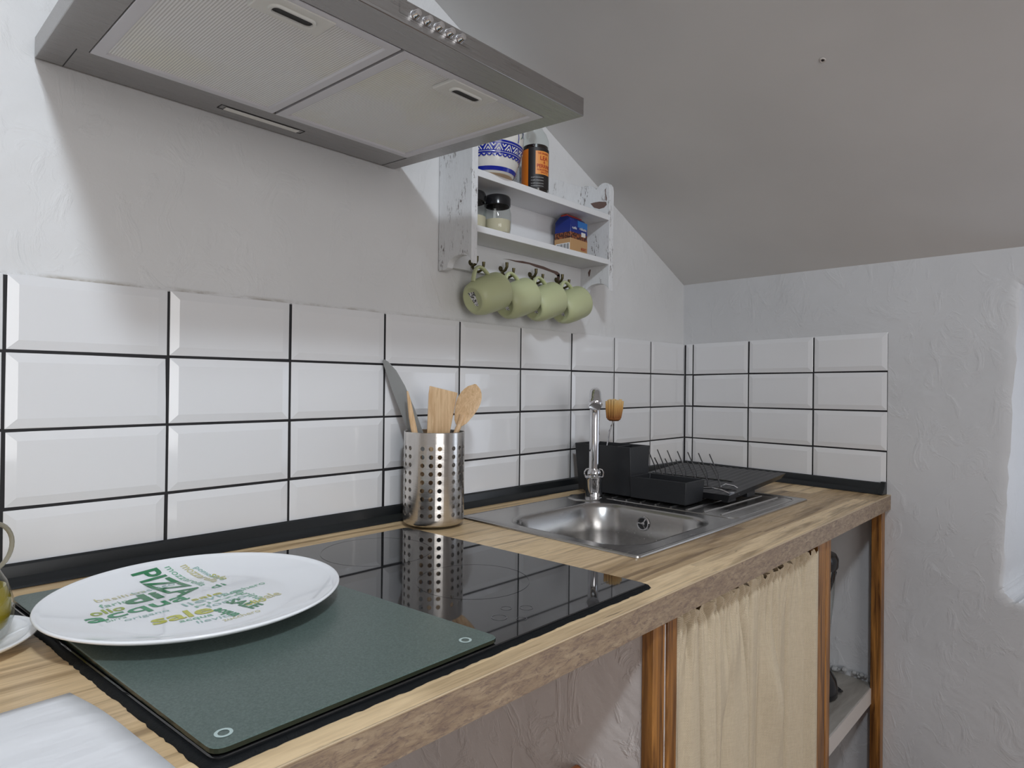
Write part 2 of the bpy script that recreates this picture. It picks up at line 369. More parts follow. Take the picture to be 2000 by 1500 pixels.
def text_mesh(body, width=None, height=None, bold=0.0, align='LEFT'):
    cu = bpy.data.curves.new('lettering', 'FONT'); cu.body = body; cu.size = 1.0; cu.offset = bold; cu.resolution_u = 3
    o = bpy.data.objects.new('lettering', cu); C.objects.link(o)
    me = bpy.data.meshes.new_from_object(o); vs = [v.co.copy() for v in me.vertices]; fs = [tuple(p.vertices) for p in me.polygons]
    bpy.data.objects.remove(o); bpy.data.curves.remove(cu); bpy.data.meshes.remove(me)
    x0 = min(v.x for v in vs); x1 = max(v.x for v in vs); y0 = min(v.y for v in vs); y1 = max(v.y for v in vs)
    sx = (width/(x1-x0)) if width else (height/(y1-y0)); sy = (height/(y1-y0)) if height else sx
    return [Vector(((v.x-x0)*sx, (v.y-y0)*sy, 0)) for v in vs], fs

# ---------------------------------------------------------------- the room
YB = 0.006                                                      # plaster face of the back wall
mm = Mesh()
CZ = lambda x, y: 0.634 - 0.44*x + 0.063*y
mm.add([(-3.7, YB, -.9), (0.05, YB, -.9), (0.05, YB, CZ(.05, 0)), (-3.7, YB, CZ(-3.7, 0)),
        (-3.7, .2, -.9), (0.05, .2, -.9), (0.05, .2, CZ(.05, .2)), (-3.7, .2, CZ(-3.7, .2))],
       [(0, 1, 2, 3), (4, 7, 6, 5), (0, 3, 7, 4), (1, 5, 6, 2), (3, 2, 6, 7), (0, 4, 5, 1)])
wall_back = struct(mm.build('wall_back', 'wall', smooth=False))
# end wall with the deep window opening
def wloop(t, s0, s1, z0, z1, rr, jit, n=12, dup_=10):
    rnd = random.Random(3); pts = []
    base = rrect(s0, s1, z0, z1, rr, 0, n)
    for i, p in enumerate(base):
        q = base[(i+1) % len(base)]; L = (q-p).length; k = max(1, int(L/0.03)) if L > .05 else 1
        for j in range(k): pts.append(p.lerp(q, j/k))
    out = []
    for p in pts: out.append((p.x + rnd.uniform(-jit, jit), p.y + rnd.uniform(-jit, jit)))
    return out
inner = [(a_ + (b_ + .213)*.040, b_) for a_, b_ in wloop(0, 0.888, 1.74, -0.213, 0.545, 0.035, 0.003)]
cx, cz = 1.32, 0.15
def to_outer(p):
    dx, dz = p[0]-cx, p[1]-cz; S0, S1, Z0, Z1 = -0.05, 3.42, -0.9, 0.66
    k = min(((S1-cx)/dx if dx > 0 else (S0-cx)/dx) if abs(dx) > 1e-6 else 1e9, ((Z1-cz)/dz if dz > 0 else (Z0-cz)/dz) if abs(dz) > 1e-6 else 1e9)
    return (cx+dx*k, cz+dz*k)
def ring(pts, t, sc_=1.0, grow=0.0):
    out = []
    for p in pts:
        d = Vector((p[0]-cx, p[1]-cz)); d2 = d*sc_ + d.normalized()*grow; out.append(W(cx+d2.x, t, cz+d2.y))
    return out
mm = Mesh()
outer = [W(*(lambda q: (q[0], 0, q[1]))(to_outer(p))) for p in inner]
mm.loops([outer, ring(inner, 0, 1, 0.030), ring(inner, 0, 1, 0.012), ring(inner, 0.004, 1, 0.003), ring(inner, 0.016, 1, 0.0), ring(inner, 0.26, 0.94), ring(inner, 0.30, 0.94)][::1])
corn = [(-0.05, -0.9), (3.42, -0.9), (3.42, 0.66), (-0.05, 0.66)]
wall_right = struct(mm.build('wall_right', 'wall2', ang=50))
# fill the four corner triangles of the ring by a thin backing board behind the plaster face
mm = Mesh()
for a, b in (((-0.05, -0.9), (0.85, 0.66)), ((1.80, -0.9), (3.42, 0.66)), ((0.85, -0.9), (1.80, -0.26)), ((0.85, 0.59), (1.80, 0.66))):
    mm.add([W(a[0], .003, a[1]), W(b[0], .003, a[1]), W(b[0], .003, b[1]), W(a[0], .003, b[1])], [(0, 1, 2, 3)])
mm.build('masonry', 'wall2', wall_right, smooth=False)
wr = wall_right
mm = Mesh()
win = thing('window_1', 'painted casement in the deep end wall opening', 'window'); win['kind'] = 'structure'; del win['label']; del win['category']
win['_o'] = (0, 0, 0); win.location = (0, 0, H)
for a, b, c_, d in ((0.93, 0.97, -.2, .48), (1.68, 1.72, -.2, .48), (1.305, 1.345, -.2, .48)):
    q = Mesh(); q.add([W(a, .25, c_), W(b, .25, c_), W(b, .25, d), W(a, .25, d), W(a, .29, c_), W(b, .29, c_), W(b, .29, d), W(a, .29, d)],
          [(0, 1, 2, 3), (4, 7, 6, 5), (0, 4, 5, 1), (1, 5, 6, 2), (2, 6, 7, 3), (3, 7, 4, 0)]); q.build('stile', 'pale', win)
for z0, z1 in ((-.22, -.17), (.45, .50)):
    q = Mesh(); a, b = .93, 1.72
    q.add([W(a, .25, z0), W(b, .25, z0), W(b, .25, z1), W(a, .25, z1), W(a, .29, z0), W(b, .29, z0), W(b, .29, z1), W(a, .29, z1)],
          [(0, 1, 2, 3), (4, 7, 6, 5), (0, 4, 5, 1), (1, 5, 6, 2), (2, 6, 7, 3), (3, 7, 4, 0)]); q.build('rail', 'pale', win)
q = Mesh(); q.add([W(.95, .28, -.2), W(1.7, .28, -.2), W(1.7, .28, .48), W(.95, .28, .48)], [(0, 1, 2, 3)]); q.build('pane', 'glass', win)
# ceiling
mm = Mesh(); c4 = [(0.3, .2), (0.3, -3.6), (-3.8, -3.6), (-3.8, .2)]
mm.add([(x_, y_, CZ(x_, y_)) for x_, y_ in c4] + [(x_, y_, CZ(x_, y_)+.1) for x_, y_ in c4], [(0, 1, 2, 3), (7, 6, 5, 4), (0, 4, 5, 1), (1, 5, 6, 2), (2, 6, 7, 3), (3, 7, 4, 0)])
ceiling = struct(mm.build('ceiling', 'ceil', smooth=False))
hx, hy = -0.7116, -0.6701; nrm = Vector((-.44, .063, -1)).normalized(); hp = Vector((hx, hy, CZ(hx, hy)))
mx = Matrix.Translation(hp) @ nrm.to_track_quat('Z', 'Y').to_matrix().to_4x4()
Mesh().lathe([(0.0, .0012), (.0028, .0012)], seg=16, mx=mx).build('screw_hole', 'dark', ceiling)
Mesh().lathe([(.0028, .0013), (.0046, .0018), (.0062, .0006)], seg=20, mx=mx).build('wall_plug', 'shelfedge', ceiling)
struct(Mesh().box(-3.8, .3, -3.6, .2, -1.0, -.9).build('floor', 'floor', smooth=False))
struct(Mesh().box(-3.8, -3.6, -3.6, .2, -.9, 2.4).build('wall_left', 'wall2', smooth=False))
mm = Mesh()
for b in ((-3.7, -3.1, -.9, 2.4), (-1.5, .3, -.9, 2.4), (-3.1, -1.5, -.9, -.2), (-3.1, -1.5, 1.1, 2.4)): mm.box(b[0], b[1], -3.5, -3.3, b[2], b[3])
struct(mm.build('wall_front', 'wall2', smooth=False))
# flush lamp on the sloping ceiling, above and behind the viewer
lamp = thing('ceiling_lamp', 'flush square lamp on the sloping ceiling above the worktop end', 'lamp', (-2.017, -1.40, 1.40))
q = Mesh(); lx, ly = -2.017, -1.40
def lq(h_, e): return [(lx+dx*h_, ly+dy*h_, CZ(lx+dx*h_, ly+dy*h_)-e) for dx, dy in ((-1, -1), (1, -1), (1, 1), (-1, 1))]
q.loops([lq(.11, 0), lq(.11, .015), lq(.10, .02)], 0, cap1=True); q.build('housing', 'white_gloss', lamp)

# ---------------------------------------------------------------- wall tiles, each a piece of its wall
PU, PV, GR = 0.203, 0.1072, 0.0034
def tile_mesh():
    q = Mesh(); b = .0125; hx_, hz_ = .5, .5
    return q
def tile(parent, p0, du, dn, w_, h_, z0, slope):      # p0 lower left corner on the wall line; du along, dn outwards
    q = Mesh(); ls = []
    bw = 0.0125
    for ins, out in ((0, -.006), (0.0, .0000), (.0008, .0006), (bw, .0032), (bw+.001, .0034)):
        ls.append([p0 + du*a + dn*(out) + Vector((0, 0, z0 + c_ + slope*a)) for a, c_ in
                   ((ins, ins), (w_-ins, ins), (w_-ins, h_-ins), (ins, h_-ins))])
    q.loops(ls, 0, cap1=True)
    o = q.build('tile', 'tile', parent, ang=4)
    c = sum((v for v in q.v), Vector())/len(q.v)
    rot = Matrix.Rotation(random.gauss(0, .0022), 4, 'Z') @ Matrix.Rotation(random.gauss(0, .0022), 4, 'X')
    o.matrix_local = Matrix.Translation(c) @ rot @ Matrix.Translation(-c)
    return o
dn = Vector((0, -1, 0)); du = Vector((1, 0, 0))
xj = [0.0] + [-(0.218 + i*PU) for i in range(10)]
rows = [(.324, .1042-GR/2), (.324-PV, PV-GR), (.324-2*PV, PV-GR), (.004, .324-2*PV-.004-GR)]
for i in range(10):
    xa, xb = xj[i+1] + GR/2, xj[i] - GR/2
    for k_, (zb, hh) in enumerate(rows):
        zz = zb + GR/2 if k_ else zb + GR/2
        tile(wall_back, Vector((xa, 0, 0)), du, dn, xb-xa, hh, (zb + GR/2) + .0037*xa, .0037)
q = Mesh(); q.add([(-2.05, -.0004, .002), (-.001, -.0004, .002), (-.001, -.0004, .4262), (-2.05, -.0004, .4187),
       (-2.05, YB+.001, .002), (-.001, YB+.001, .002), (-.001, YB+.001, .4265), (-2.05, YB+.001, .4190)],
      [(0, 1, 2, 3), (7, 6, 5, 4), (0, 4, 5, 1), (1, 5, 6, 2), (2, 6, 7, 3), (3, 7, 4, 0)]); q.build('grout', 'grout', wall_back, smooth=False)
dR = Vector((-math.sin(A), -math.cos(A), 0)); nR = -Vector((math.cos(A), -math.sin(A), 0))
sj = [0.004, .0343, .0343+PU, .0343+2*PU, .6382]
for i in range(4):
    s0, s1 = sj[i] + GR/2, sj[i+1] - GR/2
    for k_, (zb, hh) in enumerate(rows):
        tile(wall_right, dR*s1, -dR, nR, s1-s0, hh, zb + GR/2 + .0087*s1, -.0087)
q = Mesh(); a, b = .001, .637
q.add([W(a, .002, .002), W(b, .002, .002), W(b, .002, .430), W(a, .002, .427), W(a, -.0004, .002), W(b, -.0004, .002), W(b, -.0004, .4312), W(a, -.0004, .4258)],
      [(0, 1, 2, 3), (7, 6, 5, 4), (0, 4, 5, 1), (1, 5, 6, 2), (2, 6, 7, 3), (3, 7, 4, 0)]); q.build('grout', 'grout', wall_right, smooth=False)

# black worktop trim strips
prof = [(0.0, .030), (-.005, .031), (-.009, .028), (-.011, .020), (-.012, .013), (-.017, .009), (-.023, .005), (-.026, .001), (0.0, .001)]
q = Mesh(); q.loops([[Vector((x_, p[0]-.001, p[1])) for p in prof] for x_ in (-2.6, -.03)], 0, True, True)
q.f = [tuple(reversed(g)) for g in q.f]; t1 = struct(q.build('trim_1', 'pvc', ang=25))
q = Mesh(); q.loops([[W(s_, p[0]-.003, p[1]) for p in prof] for s_ in (0.012, .628)], 0, True, True); t2 = struct(q.build('trim_2', 'pvc', ang=25))
q = Mesh(); pe = [(0.0, .034), (-.010, .034), (-.013, .022), (-.029, .004), (-.029, .0005), (0, .0005)]
q.loops([[W(s_, p[0]-.003, p[1]) for p in pe] for s_ in (.626, .638)], 0, True, True); q.build('end_cap', 'pvc', t2, bevel=.001)

# ---------------------------------------------------------------- worktop
YF = -.6435; TH = .038
wt = thing('worktop', 'long oak-look plank worktop carrying hob and sink along the tiled wall', 'worktop', (-1.3, -.32, -TH))
HX0, HX1, HY0, HY1 = -1.078, -.71, -.492, -.155     # cut-out under the basin
q = Mesh()
ex = lambda y_: y_*math.tan(A)*-1*-1                # end wall x at depth y (negative)
def slab(x0a, x0b, x1a, x1b, y0, y1):               # y0 front, y1 back; a at front b at back
    pts = [(x0a, y0, -TH), (x1a, y0, -TH), (x1b, y1, -TH), (x0b, y1, -TH)]
    q.add(pts + [(p[0], p[1], 0) for p in pts], [(3, 2, 1, 0), (4, 5, 6, 7), (1, 2, 6, 5), (2, 3, 7, 6), (3, 0, 4, 7)], 0)
    q.add([pts[0], pts[1], (pts[1][0], y0, 0), (pts[0][0], y0, 0)], [(0, 1, 2, 3)], 1 if abs(y0-YF) < 1e-6 else 0)
E_ = lambda y_: y_*math.tan(A) + .004
slab(-2.6, -2.6, HX0, HX0, YF, 0); slab(HX1, HX1, E_(YF), E_(0), YF, 0)
slab(HX0, HX0, HX1, HX1, YF, HY0); slab(HX0, HX0, HX1, HX1, HY1, 0)
q.build('top', ['oak', 'oak_edge'], wt, smooth=False)
q = Mesh().tube([(-2.6, YF+.0004, -.0006), (E_(YF), YF+.0004, -.0006)], .0012, 6); q.build('edge_banding', mat('pale_edge_band', (.56, .43, .28), .4), wt)

# ---------------------------------------------------------------- hob
hob = thing('induction_hob', 'black glass hob reflecting the tiles, partly under the green board', 'hob', (-1.52, -.35, 0))
hq = [(-1.797, -.611), (-1.2135, -.608), (-1.2440, -.099), (-1.848, -.100)]
q = Mesh(); q.loops([rquad(hq, .010, .0004), rquad(hq, .010, .0046), rquad([(-1.796, -.610), (-1.2145, -.607), (-1.245, -.100), (-1.847, -.101)], .010, .0055)], 0, True, True)
q.build('glass_plate', 'hobglass', hob, ang=15)
sq = [(-1.8035, -.6180), (-1.2085, -.6150), (-1.2410, -.0972), (-1.8545, -.0982)]
o_, i_ = rquad(sq, .012, .0002, 5), rquad(hq, .010, .0035, 5)
def densify(l, k=8): return [l[i].lerp(l[(i+1) % len(l)], j/k) for i in range(len(l)) for j in range(k if (l[i]-l[(i+1) % len(l)]).length > .05 else 1)]
oo, ii = [], []
for i in range(len(o_)):
    k_ = 90 if (o_[i]-o_[(i+1) % len(o_)]).length > .1 else 1
    for j in range(k_):
        a = o_[i].lerp(o_[(i+1) % len(o_)], j/k_); b = i_[i].lerp(i_[(i+1) % len(i_)], j/k_)
        d = (a-b); d.z = 0; front = a.y < -.55 or a.x < -1.79
        a = a + d.normalized()*random.uniform(-.0010, .0012)*(1.0 if front else .15); oo.append(a); ii.append(b)
q = Mesh(); q.loops([oo, [a.lerp(b, .35) + Vector((0, 0, .0022)) for a, b in zip(oo, ii)], ii], 0); q.build('sealant_bead', 'silicone', hob, ang=60)
def flat_ring(cx_, cy_, r0, r1, z, seg=40, a0=0, a1=2*PI):
    q = Mesh(); n_ = seg
    q.loops([[Vector((cx_+rr*math.cos(a0+(a1-a0)*i/n_), cy_+rr*math.sin(a0+(a1-a0)*i/n_), z)) for i in range(n_+1)] for rr in (r0, r1)], 0, closed=False); return q
for (cx_, cy_, rr) in ((-1.452, -.556, .0085), (-1.424, -.540, .006), (-1.405, -.556, .0075), (-1.436, -.577, .0055)):
    flat_ring(cx_, cy_, rr, rr+.0009, .0058).build('touch_key', 'mark', hob)
for (cx_, cy_, rr) in ((-1.378, -.43, .078), (-1.385, -.205, .088)):
    flat_ring(cx_, cy_, rr, rr+.0011, .0058, 64).build('cooking_zone', 'mark2', hob)
for k_ in range(3):
    q = Mesh().box(-1.262+k_*.006, -1.258+k_*.006, -.566, -.5645, .0056, .0058); q.build('corner_mark', 'mark', hob)
# glass board on the hob
bd = thing('glass_board', 'frosted green tempered glass board lying on the black hob', 'chopping board', (-1.66, -.36, .005))
bq = [(-1.7975, -.6115), (-1.5035, -.6085), (-1.558, -.1015), (-1.845, -.1015)]
def ins(qd, e):
    c = Vector((sum(p[0] for p in qd)/4, sum(p[1] for p in qd)/4)); return [tuple(Vector(p) + (c-Vector(p)).normalized()*e*1.3) for p in qd]
q = Mesh(); q.loops([rquad(bq, .012, .0078), rquad(bq, .012, .0114), rquad(ins(bq, .0014), .012, .0121)], [1, 0], True, True); q.build('glass_sheet', ['board', 'boardedge'], bd, ang=15)
for (px_, py_) in ((-1.536, -.590), (-1.783, -.592), (-1.806, -.150), (-1.576, -.145)):
    Mesh().lathe([(.0085, .0057), (.0085, .0078)], (px_, py_, 0), 20, 0, True, True).build('foot', 'clearpad', bd)
    q = flat_ring(px_, py_, .0042, .0068, .0124, 24); q.build('foot_ring', 'clearpad', bd)

# ---------------------------------------------------------------- pizza plate
PX, PY = -1.695, -.298
pl_ = thing('pizza_plate', 'large white pizza plate printed with green and yellow food words', 'plate', (PX, PY, .012))
def pz(r_):
    if r_ < .100: return .0185 + .0006*(r_/.1)
    t = min(1, (r_-.100)/.059); return .0191 + .0155*(t**1.35)
pp = [(0.0, .0135), (.085, .0130), (.088, .0124), (.094, .0124), (.098, .0145), (.13, .0205), (.152, .0288), (.1585, .0322), (.1595, .0340), (.1588, .0352), (.1570, .0355)]
pp += [(r_, pz(r_)) for r_ in (.155, .150, .142, .134, .126, .118, .110, .105, .101, .097, .088, .06, .03, 0.0001)]
Mesh().lathe(pp, (PX, PY, 0), 96).build('dish', 'white_gloss', pl_, ang=60)
cols = {'dg': (.015, .21, .075), 'mg': (.035, .30, .13), 'lg': (.22, .52, .34), 'te': (.35, .58, .52), 'ye': (.56, .56, .05), 'yg': (.36, .46, .05), 'py': (.68, .64, .34)}
for k_, v_ in cols.items(): M['ink_'+k_] = mat('plate_ink_'+k_, v_, .12)
words = [('PIZZA', -1.7310, -.162, .107, .034, -77, 'dg', .02), ('acqua', -1.804, -.303, .108, .025, 8, 'mg', .015), ('di', -1.758, -.258, .040, .031, 5, 'dg', .03),
         ('olio', -1.797, -.272, .034, .018, 5, 'yg', .02), ('sale', -1.757, -.343, .062, .026, -2, 'ye', .02), ('SALE', -1.676, -.322, .047, .017, -72, 'dg', .03),
         ('acqua', -1.700, -.340, .038, .014, -76, 'mg', .03), ('lievito', -1.712, -.306, .070, .013, 9, 'te', .0), ('farina', -1.783, -.248, .038, .012, 6, 'lg', 0),
         ('mozzarella', -1.672, -.163, .075, .012, -78, 'py', .01), ('pomodoro', -1.660, -.175, .062, .010, -78, 'te', .01), ('basilico', -1.783, -.228, .055, .009, 10, 'py', 0),
         ('origano', -1.775, -.312, .045, .010, 2, 'te', 0), ('birra', -1.790, -.300, .020, .007, 4, 'lg', 0), ('sale', -1.700, -.292, .036, .010, 6, 'ye', .01),
         ('farina', -1.655, -.292, .050, .013, -76, 'lg', .0), ('olio', -1.662, -.352, .026, .014, 4, 'ye', .02), ('sale', -1.640, -.345, .026, .016, 6, 'py', .01),
         ('acqua', -1.735, -.357, .034, .009, -4, 'lg', .01), ('lievito', -1.722, -.370, .040, .009, -4, 'te', 0), ('zucchero', -1.700, -.384, .042, .009, 4, 'py', 0),
         ('basilico', -1.742, -.222, .050, .011, 10, 'te', 0), ('mozzarella', -1.690, -.158, .085, .010, -78, 'lg', 0), ('sale', -1.650, -.205, .030, .012, -78, 'ye', 0), ('di', -1.665, -.262, .018, .012, 10, 'mg', 0), ('zucchero', -1.668, -.300, .060, .010, 12, 'lg', 0), ('forno', -1.695, -.328, .048, .011, 9, 'te', 0), ('pizza', -1.705, -.318, .06, .008, 9, 'lg', 0)]
for (tx, x_, y_, w_, h_, an, co, bo) in words:
    vs, fs = text_mesh(tx, w_, h_, bo); a = math.radians(an); q = Mesh(); out = []
    for v in vs:
        X = x_ + v.x*math.cos(a) - v.y*math.sin(a); Y = y_ + v.x*math.sin(a) + v.y*math.cos(a)
        out.append((X, Y, pz(math.hypot(X-PX, Y-PY)) + .0005))
    q.add(out, fs); q.build('printed_word', 'ink_'+co, pl_, smooth=False)

# ---------------------------------------------------------------- saucer, oil cruet, paper at the worktop's near end
SX, SY = -1.910, -.236
s_ = thing('saucer', 'small white saucer under the olive oil cruet beside the green board', 'saucer', (SX, SY, 0))
Mesh().lathe([(0, .002), (.035, .002), (.036, .0006), (.041, .0006), (.043, .003), (.062, .009), (.0705, .0145), (.0705, .0158), (.068, .0162), (.055, .0110), (.042, .0062), (.030, .0050), (.0001, .0050)],
             (SX, SY, 0), 64).build('dish', 'white_gloss', s_, ang=60)
CX, CY = -1.896, -.236
cr = thing('oil_cruet', 'glass olive oil cruet with looped handle standing on the saucer', 'cruet', (CX, CY, .006))
po = [(.0001, .008), (.024, .008), (.031, .014), (.036, .030), (.0365, .045), (.030, .068), (.018, .090), (.0125, .105), (.012, .125), (.017, .140)]
Mesh().lathe(po, (CX, CY, 0), 40).build('body', 'glass', cr, ang=60)
Mesh().lathe([(.0001, .016), (.025, .017), (.031, .024), (.0338, .036), (.033, .052), (.0290, .064), (.0001, .064)], (CX, CY, 0), 36).build('olive_oil', 'oil', cr, ang=60)
hd = Vector((.72, -.69, 0)).normalized() ; hp_ = []
for i in range(15):
    a = -1.35 + 2.75*i/14; hp_.append(Vector((CX, CY, .1)) + Vector((.78, .62, 0))*(.020 + .028*math.cos(a)) + Vector((0, 0, .026*math.sin(a))))
Mesh().tube(hp_, .0024, 10).build('handle', mat('amber_glass', (.40, .36, .27), .08, 0, Transmission_Weight=.35), cr)
pa = Mesh(); L = 16; g = []
pc = [(-1.845, -.413), (-2.135, -.425), (-2.10, -.632), (-1.816, -.612)]
top = []
for j in range(L+1):
    for i in range(L+1):
        a, b = i/L, j/L
        p = Vector((*pc[0], 0))*(1-a)*(1-b) + Vector((*pc[1], 0))*a*(1-b) + Vector((*pc[3], 0))*(1-a)*b + Vector((*pc[2], 0))*a*b
        p.x += .003*math.sin(PI*b)*(1-a)
        p.z = .0018 + .0022*(math.sin(7*b+2*a)*.5+.5)*math.sin(PI*min(1, b*1.2+.05)) ; top.append(p)
pa.add(top, [(j*(L+1)+i, (j+1)*(L+1)+i, (j+1)*(L+1)+i+1, j*(L+1)+i+1) for j in range(L) for i in range(L)])
tag(pa.build('paper_sheet', 'paper', solid=.0005), 'white paper sheet lying at the near corner of the worktop', 'paper')

# ---------------------------------------------------------------- sink with drainer
sk = thing('inset_sink', 'satin steel inset sink with ribbed drainer and round overflow', 'sink', (-.71, -.30, 0))
q = Mesh(); n_ = 8
ol = lambda z, e=0: rrect(-1.0985+e, -.319-e, -.5195+e, -.083-e, .010, z, n_)
bl = lambda z, e, r_=.075: rrect(-1.064+e, -.727-e, -.480+e, -.166-e, max(.02, r_-e*.5), z, n_)
ls = [ol(.0004), ol(.0032, .0005), ol(.0042, .0025), ol(.0030, .008), ol(.0024, .012), bl(.0024, -.006), bl(.0018, 0), bl(-.001, .004), bl(-.008, .009), bl(-.06, .016), bl(-.110, .022), bl(-.132, .032, .08), bl(-.142, .048, .08), bl(-.146, .08, .08), bl(-.148, .13, .04)]
q.loops(ls, 0); c = len(q.v); n2 = len(ls[-1]); q.f.append(tuple(c-n2+i for i in range(n2))); q.m.append(0)
q.build('basin', 'sinksteel', sk, ang=45)
# drain
Mesh().lathe([(.0001, -.1465), (.034, -.1465), (.040, -.1455), (.043, -.1475)], (-.895, -.323, 0), 32).build('drain', 'chrome', sk)
# overflow, set in the far side wall of the basin
mx = Matrix.Translation((-.7402, -.305, -.030)) @ Matrix.Rotation(-PI/2 + .10, 4, 'Y')
Mesh().lathe([(.0001, .0005), (.0120, .0005)], seg=28, mx=mx).build('overflow_hole', 'dark', sk)
of = Mesh().lathe([(.0120, .0006), (.0124, .0030), (.0150, .0032), (.0166, .0002)], seg=28, mx=mx).build('overflow_ring', 'chrome', sk)
q = Mesh(); q.lathe([(.0001, .003), (.0035, .0028), (.0045, .0008)], seg=16, mx=mx)
for k_ in range(3):
    a = math.radians(90+120*k_); R3 = mx @ Matrix.Rotation(a, 4, 'Z'); q.box(.002, .0125, -.0016, .0016, .0008, .0022, mx=R3)
q.build('overflow_spokes', 'chrome', of)
# drainer ribs and field bead
def bead(pts, r_, nm, parent, closed=False): return Mesh().tube(pts, r_, 8).build(nm, 'sinksteel', parent)
fl = rrect(-.690, -.338, -.497, -.105, .03, .0024, 6); fl.append(fl[0].copy()); Mesh().tube(fl, .0016, 8).build('drainer_rim', 'sinksteel', sk)
for k_ in range(9):
    y_ = -.135 - k_*.0405
    pts = [Vector((x_, y_, .0031)) for x_ in [-.675 + .31*i/12 for i in range(13)]]
    Mesh().tube(pts, .0026, 8).build('drainer_rib', 'sinksteel', sk)
Mesh().lathe([(.052, .0024), (.050, .0044), (.040, .0050), (.0001, .0050)], (-.716, -.128, 0), 8).build('tap_ledge', 'sinksteel', sk, ang=50)
# ---------------------------------------------------------------- tap
TX, TY = -.7105, -.1445
tp = thing('mixer_tap', 'chrome swan-neck mixer tap behind the sink basin', 'tap', (TX, TY, .005))
T0 = lambda z: Vector((TX, TY, z))
Mesh().lathe([(.0001, .005), (.0215, .005), (.0218, .008), (.0208, .012), (.0208, .046), (.0222, .050), (.0222, .056), (.0150, .062), (.0001, .062)], (TX, TY, 0), 36).build('body', 'chrome', tp, ang=40)
dirn = Vector((-.80, -.60, 0)).normalized(); R_ = .050; ZA = .2135; pts = [T0(.058), T0(.10), T0(.15), T0(.19), T0(ZA)]
for i in range(1, 15):
    a = math.radians(146)*i/14; pts.append(T0(ZA) + dirn*(R_ - R_*math.cos(a)) + Vector((0, 0, R_*math.sin(a))))
Mesh().tube(pts, [.0126]*5 + [.0126 + .0020*i/14 for i in range(14)], 20).build('spout', 'chrome', tp, ang=60)
e = pts[-1]; td = (pts[-1]-pts[-2]).normalized(); mxa = Matrix.Translation(e) @ (-td).to_track_quat('Z', 'Y').to_matrix().to_4x4()
Mesh().lathe([(.0146, .006), (.0162, .004), (.0166, -.001), (.0166, -.006), (.0148, -.008), (.0142, -.012), (.0001, -.012)], seg=28, mx=mxa).build('aerator', 'chrome', tp, ang=40)
sd = Vector((dirn.y, -dirn.x, 0))
for sg, nm in ((1, 'lever'), (-1, 'collar_ring')):
    lp = [T0(.053) + sd*sg*.019, T0(.060) + sd*sg*.0225, T0(.068) + sd*sg*.0225, T0(.074) + sd*sg*.019, T0(.076) + sd*sg*.011]
    Mesh().tube(lp, [.0022, .0024, .0024, .0024, .002], 10).build(nm, 'chrome', tp)
Mesh().lathe([(.0140, .056), (.0168, .060), (.0168, .068), (.0130, .077)], (TX, TY, 0), 28).build('neck_collar', 'chrome', tp, ang=50)

# ---------------------------------------------------------------- dish rack
rk = thing('dish_rack', 'black plastic draining tray with bent wire plate holders', 'dish rack', (-.40, -.27, .004))
def tz(x_): return .024 + (x_+.60)/(.60-.215)*.024
q = Mesh(); xs0, xs1, ys0, ys1 = -.560, -.215, -.425, -.112
nx, ny = 10, 64; topv = []
for j in range(ny+1):
    for i in range(nx+1):
        x_ = xs0+(xs1-xs0)*i/nx; y_ = ys0+(ys1-ys0)*j/ny
        rib = .0018*(0.5+.5*math.cos(2*PI*j/4)) if 2 < j < ny-2 else .001
        topv.append((x_, y_, tz(x_)+rib))
q.add(topv, [(j*(nx+1)+i, j*(nx+1)+i+1, (j+1)*(nx+1)+i+1, (j+1)*(nx+1)+i) for j in range(ny) for i in range(nx)])
bt = [(xs0, ys0), (xs1, ys0), (xs1, ys1), (xs0, ys1)]
q.loops([[Vector((a+(.012 if a < -.4 else -.012), b+(.010 if b < -.3 else -.010), tz(a)-.015)) for a, b in bt], [Vector((a, b, tz(a)+.001)) for a, b in bt]], 0, cap0=True)
q.build('tray', 'black_plastic', rk, ang=30)
for (x_, y_) in ((-.52, -.405), (-.41, -.405), (-.37, -.13), (-.52, -.13)):
    Mesh().box(x_-.022, x_+.022, y_-.008, y_+.008, .0060, tz(x_)-.0145).build('foot', 'black_plastic', rk, bevel=.002)
for (x_, y0_, n_t, hh) in ((-.405, -.135, 7, .066), (-.500, -.215, 6, .060)):
    for k_ in range(n_t):
        y_ = y0_ - k_*.0315; z0_ = tz(x_)+.001
        Mesh().tube([(x_, y_, z0_), (x_, y_+.002, z0_+.016), (x_+.002, y_+.014, z0_+.036), (x_+.004, y_+.030, z0_+hh)], .0016, 8).build('tine', 'wire', rk)
for x_, yy in ((-.405, -.345), (-.500, -.395)):
    Mesh().tube([(x_, -.125, tz(x_)+.0025), (x_, yy, tz(x_)+.0025), (x_, yy-.018, tz(x_)+.001), (x_, yy-.026, tz(x_)-.008)], .0017, 8).build('base_wire', 'wire', rk)
Mesh().tube([(-.545, -.33, .032), (-.545, -.375, .038), (-.545, -.398, .036), (-.543, -.415, .030), (-.525, -.419, .0295)], .0019, 8).build('end_hoop', 'chrome', rk)
Mesh().tube([(-.480, -.365, .033), (-.475, -.375, .040), (-.470, -.395, .037), (-.468, -.405, .031)], .0019, 8).build('end_hoop', 'chrome', rk)
